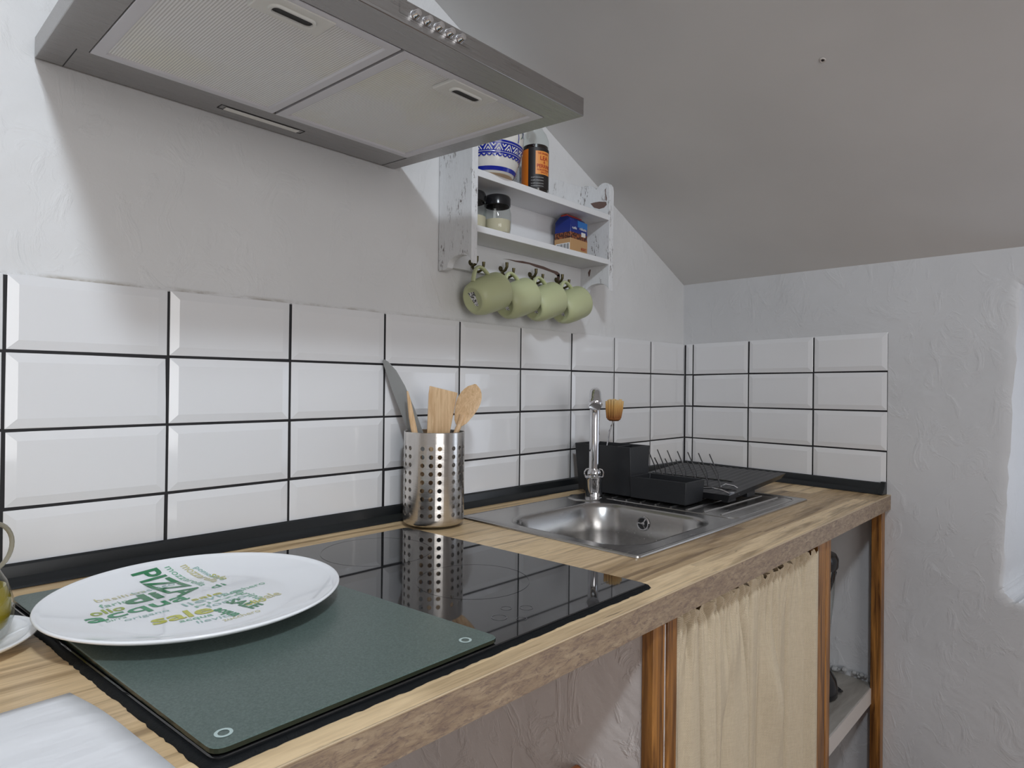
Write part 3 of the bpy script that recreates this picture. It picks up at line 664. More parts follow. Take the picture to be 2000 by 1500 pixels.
# cutlery box
cb = thing('cutlery_box', 'charcoal plastic cutlery holder with tall cup and low trough', 'cutlery holder', (-.605, -.2, .0045))
def openbox(q, x0, x1, y0, y1, z0, z1, t=.003, tp_=.006, join=0):
    def A_(e, k, z): fy0, fy1 = (0 if join == 0 else 1), (0 if join == 1 else 1); return [Vector((x0+e+k, y0+e+k*fy0, z)), Vector((x1-e-k, y0+e+k*fy0, z)), Vector((x1-e-k, y1-e-k*fy1, z)), Vector((x0+e+k, y1-e-k*fy1, z))]
    q.loops([A_(0, tp_, z0), A_(0, 0, z1), A_(t, 0, z1), A_(t, tp_, z0+.004)], 0, True, True)
q = Mesh(); openbox(q, -.655, -.564, -.212, -.040, .0075, .130, .003, .008, 0); q.build('tall_cup', 'black_plastic', cb, bevel=.0012)
q = Mesh(); openbox(q, -.655, -.564, -.364, -.2121, .0075, .060, .003, .0037, 1); q.build('trough', 'black_plastic', cb, bevel=.0012)
Mesh().box(-.650, -.567, -.158, -.155, .05, .127).build('divider', 'black_plastic', cb)
for y_ in (-.07, -.345): Mesh().box(-.64, -.58, y_-.01, y_+.01, .0045, .010).build('foot', 'black_plastic', cb)
# dish brush standing in the cup
db = thing('dish_brush', 'tan bristle dish brush standing head up in the cutlery cup', 'brush', (-.618, -.10, .012))
bc = Vector((-.600, -.125, 0)); q = Mesh()
for i in range(5):
    for j in range(4):
        a = Vector((bc.x-.013+.0066*i, bc.y-.010+.0068*j, .197));  tip = a + Vector(((i-2)*.0016+.003, (j-1.5)*.002, .048 + random.uniform(-.004, .002)))
        q.tube([a, a.lerp(tip, .5)+Vector((random.uniform(-.001, .001), 0, 0)), tip], [.0034, .0042, .0040], 9)
q.build('bristle_tuft', 'bristle', db)['kind'] = 'stuff'
Mesh().lathe([(.0001, .189), (.012, .190), (.0175, .194), (.0175, .199), (.0001, .200)], (bc.x, bc.y, 0), 24).build('head', 'bristle', db)
Mesh().tube([(bc.x-.002, bc.y, .190), (bc.x-.012, bc.y+.004, .165), (bc.x-.020, bc.y+.006, .120), (bc.x-.026, bc.y+.008, .03), (bc.x-.026, bc.y+.008, .014)], .0022, 8).build('handle', 'chrome', db)
Mesh().tube([(bc.x-.010, bc.y-.005, .190), (bc.x-.024, bc.y-.003, .160), (bc.x-.030, bc.y+.000, .120), (bc.x-.030, bc.y+.002, .03)], .0022, 8).build('handle', 'chrome', db)

# ---------------------------------------------------------------- perforated utensil cup
UX, UY, UR = -1.1772, -.0950, .0603
uc = thing('utensil_cup', 'perforated brushed steel utensil cup on the hob corner', 'utensil holder', (UX, UY, .006))
# wall built cell by cell with real round holes
def perforated(q, R0, z0, z1, colang, rowz, hr, segs=12, thick=.0012):
    pass
q = Mesh(); base_z = .0062; topz = .1865
hole_rows = [.028 + .0160*i for i in range(9)]; hr = .0043
groups = [(-1.0), (0.0), (1.0)]
angs = []                      # six groups of three columns around the cup
for g_ in range(6):
    for c_ in (-1, 0, 1): angs.append(math.radians(60*g_ + 45 + 16.0*c_))
angs = sorted(a_ % (2*PI) for a_ in angs)
def cyl(a, z, rr): return Vector((UX + rr*math.cos(a), UY + rr*math.sin(a), z))
pitch_z = .0160; za, zb = hole_rows[0]-pitch_z/2, hole_rows[-1]+pitch_z/2
cellw = math.radians(16.0)
for rr, flip in ((UR, False), (UR-.0012, True)):
    for a in angs:
        for zc in hole_rows:
            sqp, hol = [], []
            for k_ in range(16):
                t = 2*PI*k_/16; c_, s__ = math.cos(t), math.sin(t); mxx = max(abs(c_), abs(s__))
                sqp.append(cyl(a + cellw/2*c_/mxx, zc + pitch_z/2*s__/mxx, rr)); hol.append(cyl(a + hr/UR*c_, zc + hr*s__, rr))
            b = len(q.v); q.v += sqp + hol
            for k_ in range(16):
                j = (k_+1) % 16; fc = (b+k_, b+j, b+16+j, b+16+k_); q.f.append(fc[::-1] if flip else fc); q.m.append(0)
            if not flip:
                inn = [cyl(a + hr/UR*math.cos(2*PI*k_/16), zc + hr*math.sin(2*PI*k_/16), UR-.0012) for k_ in range(16)]
                b2 = len(q.v); q.v += inn
                for k_ in range(16):
                    j = (k_+1) % 16; q.f.append((b+16+k_, b+16+j, b2+j, b2+k_)); q.m.append(0)
    for i, a in enumerate(angs):      # plain bands between the groups
        nxt = angs[(i+1) % len(angs)] + (2*PI if i == len(angs)-1 else 0)
        if nxt - a > cellw*1.1:
            a0, a1 = a+cellw/2, nxt-cellw/2; kk = 5
            b = len(q.v)
            for k_ in range(kk+1): q.v += [cyl(a0+(a1-a0)*k_/kk, za, rr), cyl(a0+(a1-a0)*k_/kk, zb, rr)]
            for k_ in range(kk): fc = (b+2*k_, b+2*k_+2, b+2*k_+3, b+2*k_+1); q.f.append(fc[::-1] if flip else fc); q.m.append(0)
q.lathe([(.0001, base_z+.002), (UR-.012, base_z+.002), (UR-.010, base_z), (UR-.004, base_z), (UR-.0008, base_z+.003), (UR, base_z+.007), (UR, za)], (UX, UY, 0), 72)
q.lathe([(UR, zb), (UR, topz-.001), (UR-.0006, topz), (UR-.0012, topz-.001), (UR-.0012, zb)], (UX, UY, 0), 72)
q.lathe([(UR-.0012, za), (UR-.0012, .014), (.0001, .012)], (UX, UY, 0), 72)
q.build('cup_wall', 'cupsteel', uc, ang=30)
# utensils: flat outline extruded in a leaning frame
def frame(base, tip, face):        # local x across, y along, z thickness
    yv = (Vector(tip)-Vector(base)).normalized(); zv = (Vector(face) - yv*Vector(face).dot(yv)).normalized(); xv = yv.cross(zv)
    return Matrix.Translation(base) @ Matrix((xv, yv, zv)).transposed().to_4x4()
face = Vector((-.72, -.69, .0))
kb_, kt_ = Vector((-1.149, -.103, .020)), Vector((-1.2425, -.0135, .338)); L = (kt_-kb_).length; mx = frame(kb_, kt_, face)
ut = thing('bread_knife', 'long grey curved blade leaning out of the steel cup', 'knife', kb_)
o_ = [(-.010, .0), (.010, 0), (.0125, .06), (.0150, .16), (.0165, .22), (.0155, .27), (.0105, .305), (.002, .328), (-.0050, .336), (-.0085, .333), (-.0120, .27), (-.0125, .16), (-.012, .06)]
Mesh().prism(o_, -.0010, .0010, mx=mx).build('blade', 'greyblade', ut, bevel=.0006)
sb_, st_ = Vector((-1.178, -.085, .018)), Vector((-1.168, -.108, .268)); mx = frame(sb_, st_, face)
ut = thing('wooden_spatula', 'flat beech spatula with slanted end in the steel cup', 'spatula', sb_)
L = (st_-sb_).length
o_ = [(-.009, 0), (.009, 0), (.010, .12), (.0215, .155), (.0285, L-.012), (.0300, L-.002), (-.0270, L+.006), (-.0275, L-.01), (-.022, .150), (-.010, .12)]
Mesh().prism(o_, -.0022, .0022, mx=mx).build('paddle', 'beech', ut, bevel=.0012)
wb_, wt_ = Vector((-1.212, -.120, .050)), Vector((-1.083, -.112, .281)); mx = frame(wb_, wt_, Vector((-.80, -.5, .33)))
ut = thing('wooden_spoon', 'round-bowled beech spoon leaning to the sink side of the cup', 'spoon', wb_)
L = (wt_-wb_).length
Mesh().tube([mx @ Vector((0, t, 0)) for t in (0, .06, .12, L-.095, L-.075)], [.006, .006, .0055, .0055, .008], 12).build('handle', 'beech', ut)
q = Mesh(); ls = []
for k_ in range(13):
    t = k_/12; yy = L-.096 + .096*t; hw = .0258*math.sin(PI*(.07+.93*t**1.35))**.55 if 0 < t < 1 else (.007 if t == 0 else .002); hw = max(hw, .002); l = []
    for i in range(20):
        a = 2*PI*i/20; zz = math.sin(a)*.0065*math.sin(PI*(.12+.86*t)); 
        if zz > 0: zz *= .35
        l.append(mx @ Vector((hw*math.cos(a), yy, zz + .0)))
    ls.append(l)
q.loops(ls, 0, True, True).build('bowl', 'beech', ut, ang=70)
fb_, ft_ = Vector((-1.200, -.108, .018)), Vector((-1.228, -.072, .266)); mx = frame(fb_, ft_, Vector((-.2, -.98, 0)))
ut = thing('wooden_stick', 'thin pointed beech utensil edge-on between blade and spatula', 'utensil', fb_)
Mesh().prism([(-.006, 0), (.006, 0), (.0065, .17), (.003, .235), (.0008, .252), (-.0015, .252), (-.006, .20)], -.0025, .0025, mx=mx).build('handle', 'beech', ut, bevel=.001)

# ---------------------------------------------------------------- extractor hood
hd_ = thing('extractor_hood', 'brushed steel extractor hood fixed on the white wall', 'extractor hood', (-1.513, -.24, .69))
hz = lambda y_: .7225 + .0655*y_
X0, X1, YFH = -1.8135, -1.2135, -.4885
q = Mesh(); TB = .0275
def hq_(x0, x1, y0, y1, e): return [Vector((x0, y0, hz(y0)+e)), Vector((x1, y0, hz(y0)+e)), Vector((x1, y1, hz(y1)+e)), Vector((x0, y1, hz(y1)+e))]
YH = -.0005
# shell with the filter bay cut out: outer ring underside, side walls, top
FX0, FX1, FY0, FY1 = -1.768, -1.246, -.436, -.084
q.loops([hq_(FX0, FX1, FY0, FY1, .006), hq_(FX0, FX1, FY0, FY1, 0), hq_(X0, X1, YFH, YH, 0), hq_(X0, X1, YFH, YH, TB)], 0)
q.add(hq_(X0, X1, YFH, YH, TB), [(0, 1, 2, 3)])
o = q.build('canopy', 'hoodsteel', hd_, bevel=.0012)
q = Mesh(); q.loops([hq_(X0+.02, X1-.02, YFH+.03, YH, TB), [Vector((-1.66, -.29, .79)), Vector((-1.37, -.29, .79)), Vector((-1.37, YH, .79)), Vector((-1.66, YH, .79))],
        [Vector((-1.645, -.27, .80)), Vector((-1.385, -.27, .80)), Vector((-1.385, YH, .80)), Vector((-1.645, YH, .80))],
        [Vector((-1.645, -.27, CZ(-1.645, -.27)-.002)), Vector((-1.385, -.27, CZ(-1.385, -.27)-.002)), Vector((-1.385, YH, CZ(-1.385, 0)-.002)), Vector((-1.645, YH, CZ(-1.645, 0)-.002))]], 0)
q.build('chimney', 'hoodsteel', hd_, bevel=.001)
for (a, b, nm) in ((-1.768, -1.5135, 0), (-1.5105, -1.246, 1)):
    fo, fi = hq_(a+.001, b-.001, FY0+.001, FY1-.001, -.0008), hq_(a+.016, b-.013, FY0+.016, FY1-.014, -.0008)
    q = Mesh(); q.loops([hq_(a+.001, b-.001, FY0+.001, FY1-.001, .005), fo, fi, hq_(a+.018, b-.015, FY0+.018, FY1-.016, .0022)], 0)
    fr = q.build('grease_filter', 'filterframe', hd_, bevel=.0006)
    q = Mesh(); q.add(hq_(a+.016, b-.013, FY0+.016, FY1-.014, .0022), [(3, 2, 1, 0)]); q.build('filter_mesh', 'filter', fr, smooth=False)
    mxx = (a+b)/2 + (.0 if nm else .0)
    q = Mesh(); q.loops([hq_(mxx-.042, mxx+.042, FY0+.010, FY0+.056, .002), hq_(mxx-.042, mxx+.042, FY0+.010, FY0+.056, -.0012), hq_(mxx-.041, mxx+.041, FY0+.011, FY0+.055, -.0022)], 0, False, True)
    q.f = [tuple(reversed(g_)) for g_ in q.f]; q.build('catch_plate', 'filterplate', fr)
    q = Mesh()
    def slot(e, z): return [Vector((p.x, p.y, hz(p.y)+z)) for p in rrect(mxx-.024-e, mxx+.024+e, FY0+.026-e, FY0+.041+e, .006+e, 0, 5)]
    q.loops([slot(.0035, -.0022), slot(.003, -.0050), slot(0, -.0048), slot(-.0005, -.0026)], 0, False, False); q.build('catch_rim', 'filterplate', fr)
    q = Mesh(); q.loops([slot(-.0005, -.0025), slot(-.004, -.0024)], 0, False, True); q.f = [tuple(reversed(g_)) for g_ in q.f]; q.build('catch_slot', 'dark', fr)
q = Mesh(); q.loops([hq_(-1.573, -1.448, -.0475, -.0345, -.0006), hq_(-1.573, -1.448, -.0475, -.0345, -.0016), hq_(-1.571, -1.450, -.0460, -.0360, -.0018)], 0, False, True); q.build('lamp_cover', 'diffuser', hd_)
q = Mesh(); 
for (a, b, c_, d) in ((-1.582, -1.439, -.0510, -.0497), (-1.582, -1.439, -.0325, -.0312), (-1.582, -1.5807, -.0510, -.0312), (-1.4403, -1.439, -.0510, -.0312)):
    q.loops([hq_(a, b, c_, d, -.0002), hq_(a, b, c_, d, -.0005)], 0, False, True)
q.build('lamp_surround', 'dark', hd_)
for x_ in (-1.7815, -1.2450):
    q = Mesh(); q.loops([hq_(x_-.0006, x_+.0006, -.083 if x_ < -1.5 else -.083, YH, 0), hq_(x_-.0006, x_+.0006, -.083, YH, -.0004)], 0, False, True); q.build('seam', 'dark', hd_)
q = Mesh(); q.add([(-1.556, YFH-.0003, .7005), (-1.449, YFH-.0003, .7005), (-1.449, YFH-.0003, .7135), (-1.556, YFH-.0003, .7135)], [(0, 1, 2, 3)])
q.v = [v + Vector((0, 0, .0)) for v in q.v]; q.build('button_panel', 'hoodsteel', hd_)
for k_ in range(5):
    mx = Matrix.Translation((-1.5345 + .0172*k_, YFH, .7065)) @ Matrix.Rotation(PI/2, 4, 'X')
    Mesh().lathe([(.0058, .0), (.0058, .002), (.0050, .0030), (.0046, .0072), (.0038, .0085), (.0001, .0088)], seg=20, mx=mx).build('push_button', 'chrome', hd_, ang=40)

# ---------------------------------------------------------------- wall shelf
sh = thing('wall_shelf', 'distressed white two-tier wall shelf with mug hooks below', 'shelf', (-.835, -.05, .53))
def side(x0, x1, nm):
    p = [(.004, .530), (-.018, .530), (-.026, .5345)] + [(-.026 - .0385*(1-math.cos(PI*i/12)), .5345 + .022*math.sin(PI*i/12)) for i in range(1, 12)] + [(-.1031, .5345), (-.1031, .802), (-.1015, .813), (-.096, .821), (-.087, .8245), (-.077, .824), (-.068, .820), (-.060, .8125), (-.0575, .8120), (-.052, .819), (-.040, .826), (-.022, .829), (.004, .830)]
    mx = Matrix(((0, 0, 1, 0), (1, 0, 0, 0), (0, 1, 0, 0), (0, 0, 0, 1)))
    return Mesh().prism(p, x0, x1, mx=mx).build(nm, 'worn', sh, bevel=.0012)
side(-1.0915, -1.0745, 'side_panel'); side(-.5985, -.5795, 'side_panel')
for zt, th in ((.7365, .0155), (.6175, .0140)):
    b = .0; Mesh().box(-1.0745, -.5985, -.1020, YB-.001, zt-th, zt).build('shelf_board', 'wornplain', sh, bevel=.001)
Mesh().box(-1.0745, -.5985, -.006, YB-.0005, .6175, .721).build('back_panel', 'wornplain', sh)
tp_ = [(-1.0745, .7365), (-.5985, .7365), (-.5985, .829)] + [(-.5985 - .476*i/16, .8290 - .0085*math.sin(PI*i/16)) for i in range(1, 16)] + [(-1.0745, .829)]
mxz = Matrix(((1, 0, 0, 0), (0, 0, 1, 0), (0, 1, 0, 0), (0, 0, 0, 1)))
q = Mesh().prism(tp_, -.010, YB-.0005, mx=mxz); q.f = [tuple(reversed(g_)) for g_ in q.f]; q.build('top_rail', 'worn', sh, bevel=.0008)
Mesh().box(-1.0745, -.5985, -.010, YB-.0005, .540, .6035).build('hook_rail', 'wornplain', sh, bevel=.001)
def chip(pts, nm='paint_chip'):     # bare patches where the paint has come off the rails
    q = Mesh(); q.add([(p[0], -.0104, p[1]) for p in pts], [tuple(range(len(pts)))]); q.build(nm, 'chip', sh, smooth=False)
up = [(-.905, .5835), (-.885, .586), (-.86, .5865), (-.835, .589), (-.81, .589), (-.78, .588), (-.755, .587), (-.725, .583), (-.700, .5815), (-.690, .577)]
lo = [(-.690, .568), (-.703, .571), (-.713, .575), (-.73, .577), (-.758, .5795), (-.785, .581), (-.81, .5845), (-.835, .5835), (-.86, .583), (-.885, .5845)]
chip((up + lo)[::-1]); chip([(-.690, .577), (-.690, .545), (-.700, .545), (-.702, .572)])
def chip_side(pts, x_=-.5988):
    q = Mesh(); q.add([(x_, p[0], p[1]) for p in pts], [tuple(range(len(pts)))[::-1]]); q.build('paint_chip', 'chip', sh, smooth=False)
chip_side([(-.040, .7775), (-.055, .778), (-.070, .777), (-.092, .772), (-.094, .764), (-.086, .758), (-.070, .757), (-.052, .764)])
chip_side([(-.087, .806), (-.090, .808), (-.0905, .795), (-.094, .783), (-.0935, .775), (-.090, .776), (-.0895, .786)])
chip_side([(-.034, .590), (-.040, .598), (-.044, .597), (-.040, .580), (-.037, .578)])
chip([(-.790, .760), (-.782, .764), (-.778, .752), (-.786, .745)]); chip([(-.806, .757), (-.803, .76), (-.801, .747), (-.806, .745)])
# hooks
hookx = [-1.009, -.912, -.808, -.705]; hooks = []
def hook(x_):
    h_ = thing('mug_hook', '', 'hook', (x_, -.010, .552))
    Mesh().lathe([(.0001, .0), (.0065, .0), (.0055, .0025), (.0001, .003)], seg=14, mx=Matrix.Translation((x_, -.010, .559)) @ Matrix.Rotation(PI/2, 4, 'X')).build('base', 'darkchrome', h_)
    Mesh().tube([(x_, -.012, .554), (x_, -.020, .551), (x_, -.027, .554), (x_, -.0315, .561), (x_, -.0315, .571)], [.003, .0032, .0034, .0036, .0040], 10).build('upper_prong', 'darkchrome', h_)
    Mesh().tube([(x_, -.016, .549), (x_, -.025, .5395), (x_, -.037, .5345), (x_, -.048, .5375), (x_, -.0535, .546), (x_, -.054, .555)], [.003, .003, .003, .003, .0032, .0038], 10).build('lower_prong', 'darkchrome', h_)
    return h_
hk = hook(hookx[0]); hooks.append(hk)
hl = ['bronze double hook beside the distressed side panel, holding the sage mug with the exposed base', 'bronze double hook second along from the distressed side panel', 'bronze double hook third along from the distressed side panel', 'bronze double hook nearest the ceiling slope end of the rail']
for x_, l_ in zip(hookx[1:], hl[1:]): hooks.append(dup(hk, (x_, -.010, .552), l_))
hk['label'] = 'bronze double hook beside the distressed side panel'
for h_ in hooks: h_['group'] = 'hooks under the wall shelf'
# mugs hanging by their handles
ax = Vector((math.cos(math.radians(21)), 0, math.sin(math.radians(21)))); upv = Vector((-ax.z, 0, ax.x))
def mug(bx, by, bz):
    m_ = thing('mug', '', 'mug', (bx, by, bz))
    o0 = Vector((bx, by, bz)); zv = ax; xv = upv; yv = zv.cross(xv); mx = Matrix.Translation(o0) @ Matrix((xv, yv, zv)).transposed().to_4x4()
    pr = [(.0001, .0030), (.0225, .0030), (.0245, .0008), (.0275, .0), (.0300, .0012), (.0345, .006), (.0385, .020), (.0405, .045), (.0412, .081), (.0408, .0860), (.0396, .0875), (.0382, .0860), (.0378, .045), (.034, .014), (.028, .008), (.0001, .007)]
    pr = [(a_*1.045, b_) for a_, b_ in pr]; Mesh().lathe(pr, seg=48, mx=mx).build('body', 'sage', m_, ang=60)
    hp2 = [mx @ Vector((.038 + .0265*math.sin(PI*i/14)**.8, 0, .066 - .050*i/14)) for i in range(15)]
    q = Mesh(); ls = []
    for i, p in enumerate(hp2):
        d = (hp2[min(i+1, 14)]-hp2[max(i-1, 0)]).normalized(); n1 = yv; n2_ = d.cross(n1).normalized()
        ls.append([p + n1*math.cos(2*PI*k_/12)*.0062 + n2_*math.sin(2*PI*k_/12)*.0036 for k_ in range(12)])
    q.loops(ls, 0, True, True).build('handle', 'sage', m_, ang=70)
    q = Mesh(); q.add([mx @ Vector(p) for p in ((.016, -.013, .0026), (.017, .008, .0026), (-.016, .011, .0026), (-.014, .001, .0026))], [(3, 2, 1, 0)]); q.build('sticker', 'sticker', m_, smooth=False)
    return m_
mg = mug(-1.040, -.053, .4665)
mg['label'] = 'sage green mug on the hook beside the side panel, stickered base showing'; mg['group'] = 'sage mugs on the shelf hooks'
for dx_, z_, l_ in ((.098, .4665, 'sage green mug second along the hooks, behind the stickered one'), (.197, .469, 'sage green mug third along the hooks, between two others'), (.300, .4715, 'sage green mug on the last hook, its rim end clear of the others')):
    dup(mg, (-1.040+dx_, -.053, z_), l_)

# ---------------------------------------------------------------- things on the shelf
JX, JY = -1.003, -.068
j_ = thing('ceramic_pot', 'blue and white painted ceramic pot on the upper shelf', 'pot', (JX, JY, .7365))
def jr(z):   # pot radius by height above the shelf
    t = z/.150
    return .0480 + .0235*min(1, t*2.2)**.75 + .003*max(0, t-.45)
prj = [(.0001, 0), (.0445, 0), (.0475, .0015)] + [(jr(z), z) for z in (.006, .012, .02, .03, .04, .05, .06, .075, .09, .11, .13, .145)] + [(.072, .150), (.067, .150), (.064, .12), (.045, .02), (.0001, .012)]
q = Mesh(); q.lathe(prj, (JX, JY, .7365), 64); nb = 3*64
for i in range(len(q.m)):
    if i < 2*64: q.m[i] = 1
q.build('vessel', ['cream', 'clay'], j_, ang=60)
def band(za_, zb_, col, nm='painted_band', off=.0005, seg=72):
    q = Mesh(); n_ = max(2, int((zb_-za_)/.004)+1)
    q.lathe([(jr(za_+(zb_-za_)*i/n_)+off, za_+(zb_-za_)*i/n_) for i in range(n_+1)], (JX, JY, .7365), seg); return q.build(nm, col, j_, ang=70)
def jp(a, z, off): r_ = jr(z)+off; return Vector((JX + r_*math.cos(a), JY + r_*math.sin(a), .7365 + z))
def strokes(lines, col, nm, wdt=.0016, off=.0009):
    q = Mesh()
    for ln in lines:
        pts = [jp(a, z, off) for a, z in ln]
        for i in range(len(pts)-1):
            p0, p1 = pts[i], pts[i+1]; nn = Vector((p0.x-JX, p0.y-JY, 0)).normalized(); s__ = (p1-p0).cross(nn).normalized()*wdt/2
            q.add([p0-s__, p1-s__, p1+s__, p0+s__], [(0, 1, 2, 3)])
    return q.build(nm, col, j_, smooth=False)
band(.0055, .0135, 'blue')
band(.038, .0655, 'blue')
ws = []; NR = 18
for i in range(NR):
    a = 2*PI*i/NR; dA = PI/NR
    ws += [[(a-dA*.8, .045), (a-.01, .057)], [(a+.01, .057), (a+dA*.8, .045)], [(a-dA*.3, .045), (a, .050), (a+dA*.3, .045)], [(a+dA-.06, .057), (a+dA, .052), (a+dA+.06, .057)]]
strokes(ws, 'cream', 'lattice_motif', .0023)
strokes([[(2*PI*i/96, z) for i in range(97)] for z in (.0418, .0605)], 'cream', 'painted_line', .0009)
sc2 = []
for i in range(34):
    a = 2*PI*i/34; dA = PI/34; sc2.append([(a-dA+2*dA*k_/6, .0385 - .0052*math.sin(PI*k_/6)) for k_ in range(7)])
strokes(sc2, 'blue', 'scalloped_edge', .0030)
fl2 = []
for i in range(9):
    a = 2*PI*i/9; fl2 += [[(a, .067), (a+.03, .080), (a-.03, .095), (a, .112)], [(a, .088), (a+.12, .100), (a+.18, .094)], [(a, .092), (a-.14, .104), (a-.2, .098)]]
    for k_ in range(6): fl2.append([(a+.33, .096), (a+.33+.09*math.cos(k_), .096+.012*math.sin(k_*1.05))])
strokes(fl2, 'blue', 'floral_motif', .0024)
strokes([[(2*PI*i/9+.15+.15*math.sin(k_*.7), .080+.006*k_) for k_ in range(7)] for i in range(9)], mat('green_glaze', (.12, .22, .12), .2), 'vine_pattern', .0020)['kind'] = 'stuff'
band(.125, .140, 'blue')

BX, BY, BR = -.8560, -.068, .0322
b_ = thing('sauce_bottle', 'dark sauce bottle with orange and black label on the upper shelf', 'bottle', (BX, BY, .7365))
Z0 = .7365
pb = [(.0001, 0), (BR-.002, 0), (BR, .003), (BR, .120), (BR-.0005, .128), (BR-.006, .142), (.019, .152), (.0145, .162), (.0125, .180), (.0125, .205)]
Mesh().lathe(pb, (BX, BY, Z0), 40).build('glass_body', 'glass', b_, ang=60)
Mesh().lathe([(.0001, .002), (BR-.003, .002), (BR-.0022, .005), (BR-.0022, .112), (.0001, .112)], (BX, BY, Z0), 40).build('sauce', 'sauce', b_, ang=60)
Mesh().lathe([(.0135, .190), (.0140, .215), (.0001, .216)], (BX, BY, Z0), 28).build('cap', 'orange', b_, ang=50)
def wrap(q, a0, a1, z0, z1, mi, off):
    n_ = 14; l0 = [Vector((BX+(BR+off)*math.cos(a0+(a1-a0)*i/n_), BY+(BR+off)*math.sin(a0+(a1-a0)*i/n_), Z0+z0)) for i in range(n_+1)]
    l1 = [v + Vector((0, 0, z1-z0)) for v in l0]; q.loops([l0, l1], mi, closed=False)
va = math.atan2(-1.08-BY, -1.98-BX)         # facing the viewer
q = Mesh(); wrap(q, va-1.9, va+1.9, .008, .1035, 0, .0004); lb = q.build('label', 'blackink', b_)
q = Mesh(); wrap(q, va+.02, va+1.25, .040, .0950, 0, .0008); q.build('label_front', 'orange2', lb)
q = Mesh(); wrap(q, va-1.45, va-.52, .012, .1005, 0, .0008); q.build('label_side', 'orange', lb)
def wraptext(tx, ang0, z, w_, h_, mt, bo=.02):
    vs, fs = text_mesh(tx, w_, h_, bo); q = Mesh()
    q.add([(BX+(BR+.0013)*math.cos(ang0+v.x/BR), BY+(BR+.0013)*math.sin(ang0+v.x/BR), Z0+z+v.y) for v in vs], fs); q.build('lettering', mt, lb, smooth=False)
wraptext('LEA', va+.36, .0735, .0210, .0100, 'red'); wraptext('&', va+.62, .0660, .005, .0060, 'red'); wraptext('PERRINS', va+.12, .0550, .0370, .0090, 'red')
wraptext('WORCESTERSHIRE', va+.12, .0485, .034, .0042, 'red'); wraptext('SAUCE', va+.42, .0430, .018, .0040, 'red'); wraptext('THE ORIGINAL', va+.16, .0870, .030, .0048, 'red')
for z_ in (.011, .017, .024, .031): wraptext('soy garlic tamarind cloves', va-.30, z_, .030, .0026, 'whiteink', 0)

def spice(x_, y_, label):
    s_ = thing('spice_jar', label, 'jar', (x_, y_, .6175), 'glass jars on the lower shelf'); o0 = Vector((x_, y_, .6175))
    Mesh().lathe([(.0001, .001), (.026, .001), (.0295, .004), (.0315, .020), (.0315, .048), (.028, .062), (.0265, .068)], o0, 40).build('glass_body', 'glass', s_, ang=60)
    Mesh().lathe([(.0001, .003), (.0270, .004), (.0298, .012), (.0300, .032), (.0001, .034)], o0, 32).build('salt', 'salt', s_, ang=60)
    Mesh().lathe([(.0275, .064), (.0300, .0655), (.0300, .082), (.0275, .0865), (.0240, .0880), (.0001, .0882)], o0, 36).build('lid', 'blackgloss', s_, ang=40)
    return s_
spice(-.9790, -.065, 'glass jar with black lid and pale salt, in open view on the lower shelf')
s2 = spice(-1.0400, -.048, 'glass jar with black lid half hidden by the shelf side panel')
# coffee packet
KX, KY = -.6960, -.052
k2 = thing('coffee_packet', 'small blue foil ground coffee packet on the lower shelf', 'packet', (KX, KY, .6175)); a2 = math.radians(3)
mk = Matrix.Translation((KX, KY, .6175)) @ Matrix.Rotation(a2, 4, 'Z'); hw, hd2 = .0375, .0250
def pk(z, e, f_=0): return [mk @ Vector((sx*(hw-e), sy*(hd2-e-f_), z)) for sx, sy in ((-1, -1), (1, -1), (1, 1), (-1, 1))]
Mesh().loops([pk(0, .002), pk(.002, 0), pk(.038, -.0006)], 0, True).build('base_print', 'packtan', k2, bevel=.001)
Mesh().loops([pk(.038, -.0006), pk(.046, .0004), pk(.054, 0)], 0).build('bean_print', 'packbean', k2, bevel=.001)
Mesh().loops([pk(.054, 0), pk(.082, .0005), pk(.093, .004, .004), pk(.098, .004, .012)], 0, False, True).build('upper_foil', 'packblue', k2, bevel=.001)
Mesh().box(-.034, .034, -.010, .010, .0955, .1010, mx=mk).build('folded_top', 'red', k2, bevel=.002)
def kbox(x0, x1, z0, z1, mt, nm, e=.0012): Mesh().box(x0, x1, -hd2-e, -hd2+.001, z0, z1, mx=mk).build(nm, mt, k2)
kbox(-.006, .036, .070, .086, 'packlight', 'blue_flash', .0006); kbox(.010, .027, .048, .059, 'cream', 'cup_print'); 
q = Mesh(); q.box(-hw-.0012, -hw+.001, -.023, .020, .003, .026, mx=mk); q.build('barcode_field', 'whiteink', k2)
for i in range(11): Mesh().box(-hw-.0016, -hw, -.020+.0036*i, -.020+.0036*i+.0008+.0010*(i % 3 == 0), .005, .024, mx=mk).build('barcode_bar', 'blackink', k2)
def ktext(tx, x_, z_, w_, h_, mt, bo=.01):
    vs, fs = text_mesh(tx, w_, h_, bo); Mesh().add([mk @ Vector((x_+v.x, -hd2-.0016, z_+v.y)) for v in vs], fs).build('lettering', mt, k2, smooth=False)
ktext('robusta', .000, .064, .030, .0075, 'whiteink'); ktext('caffè', -.033, .062, .020, .006, 'whiteink'); ktext('MACINATO', .008, .012, .024, .008, 'red')

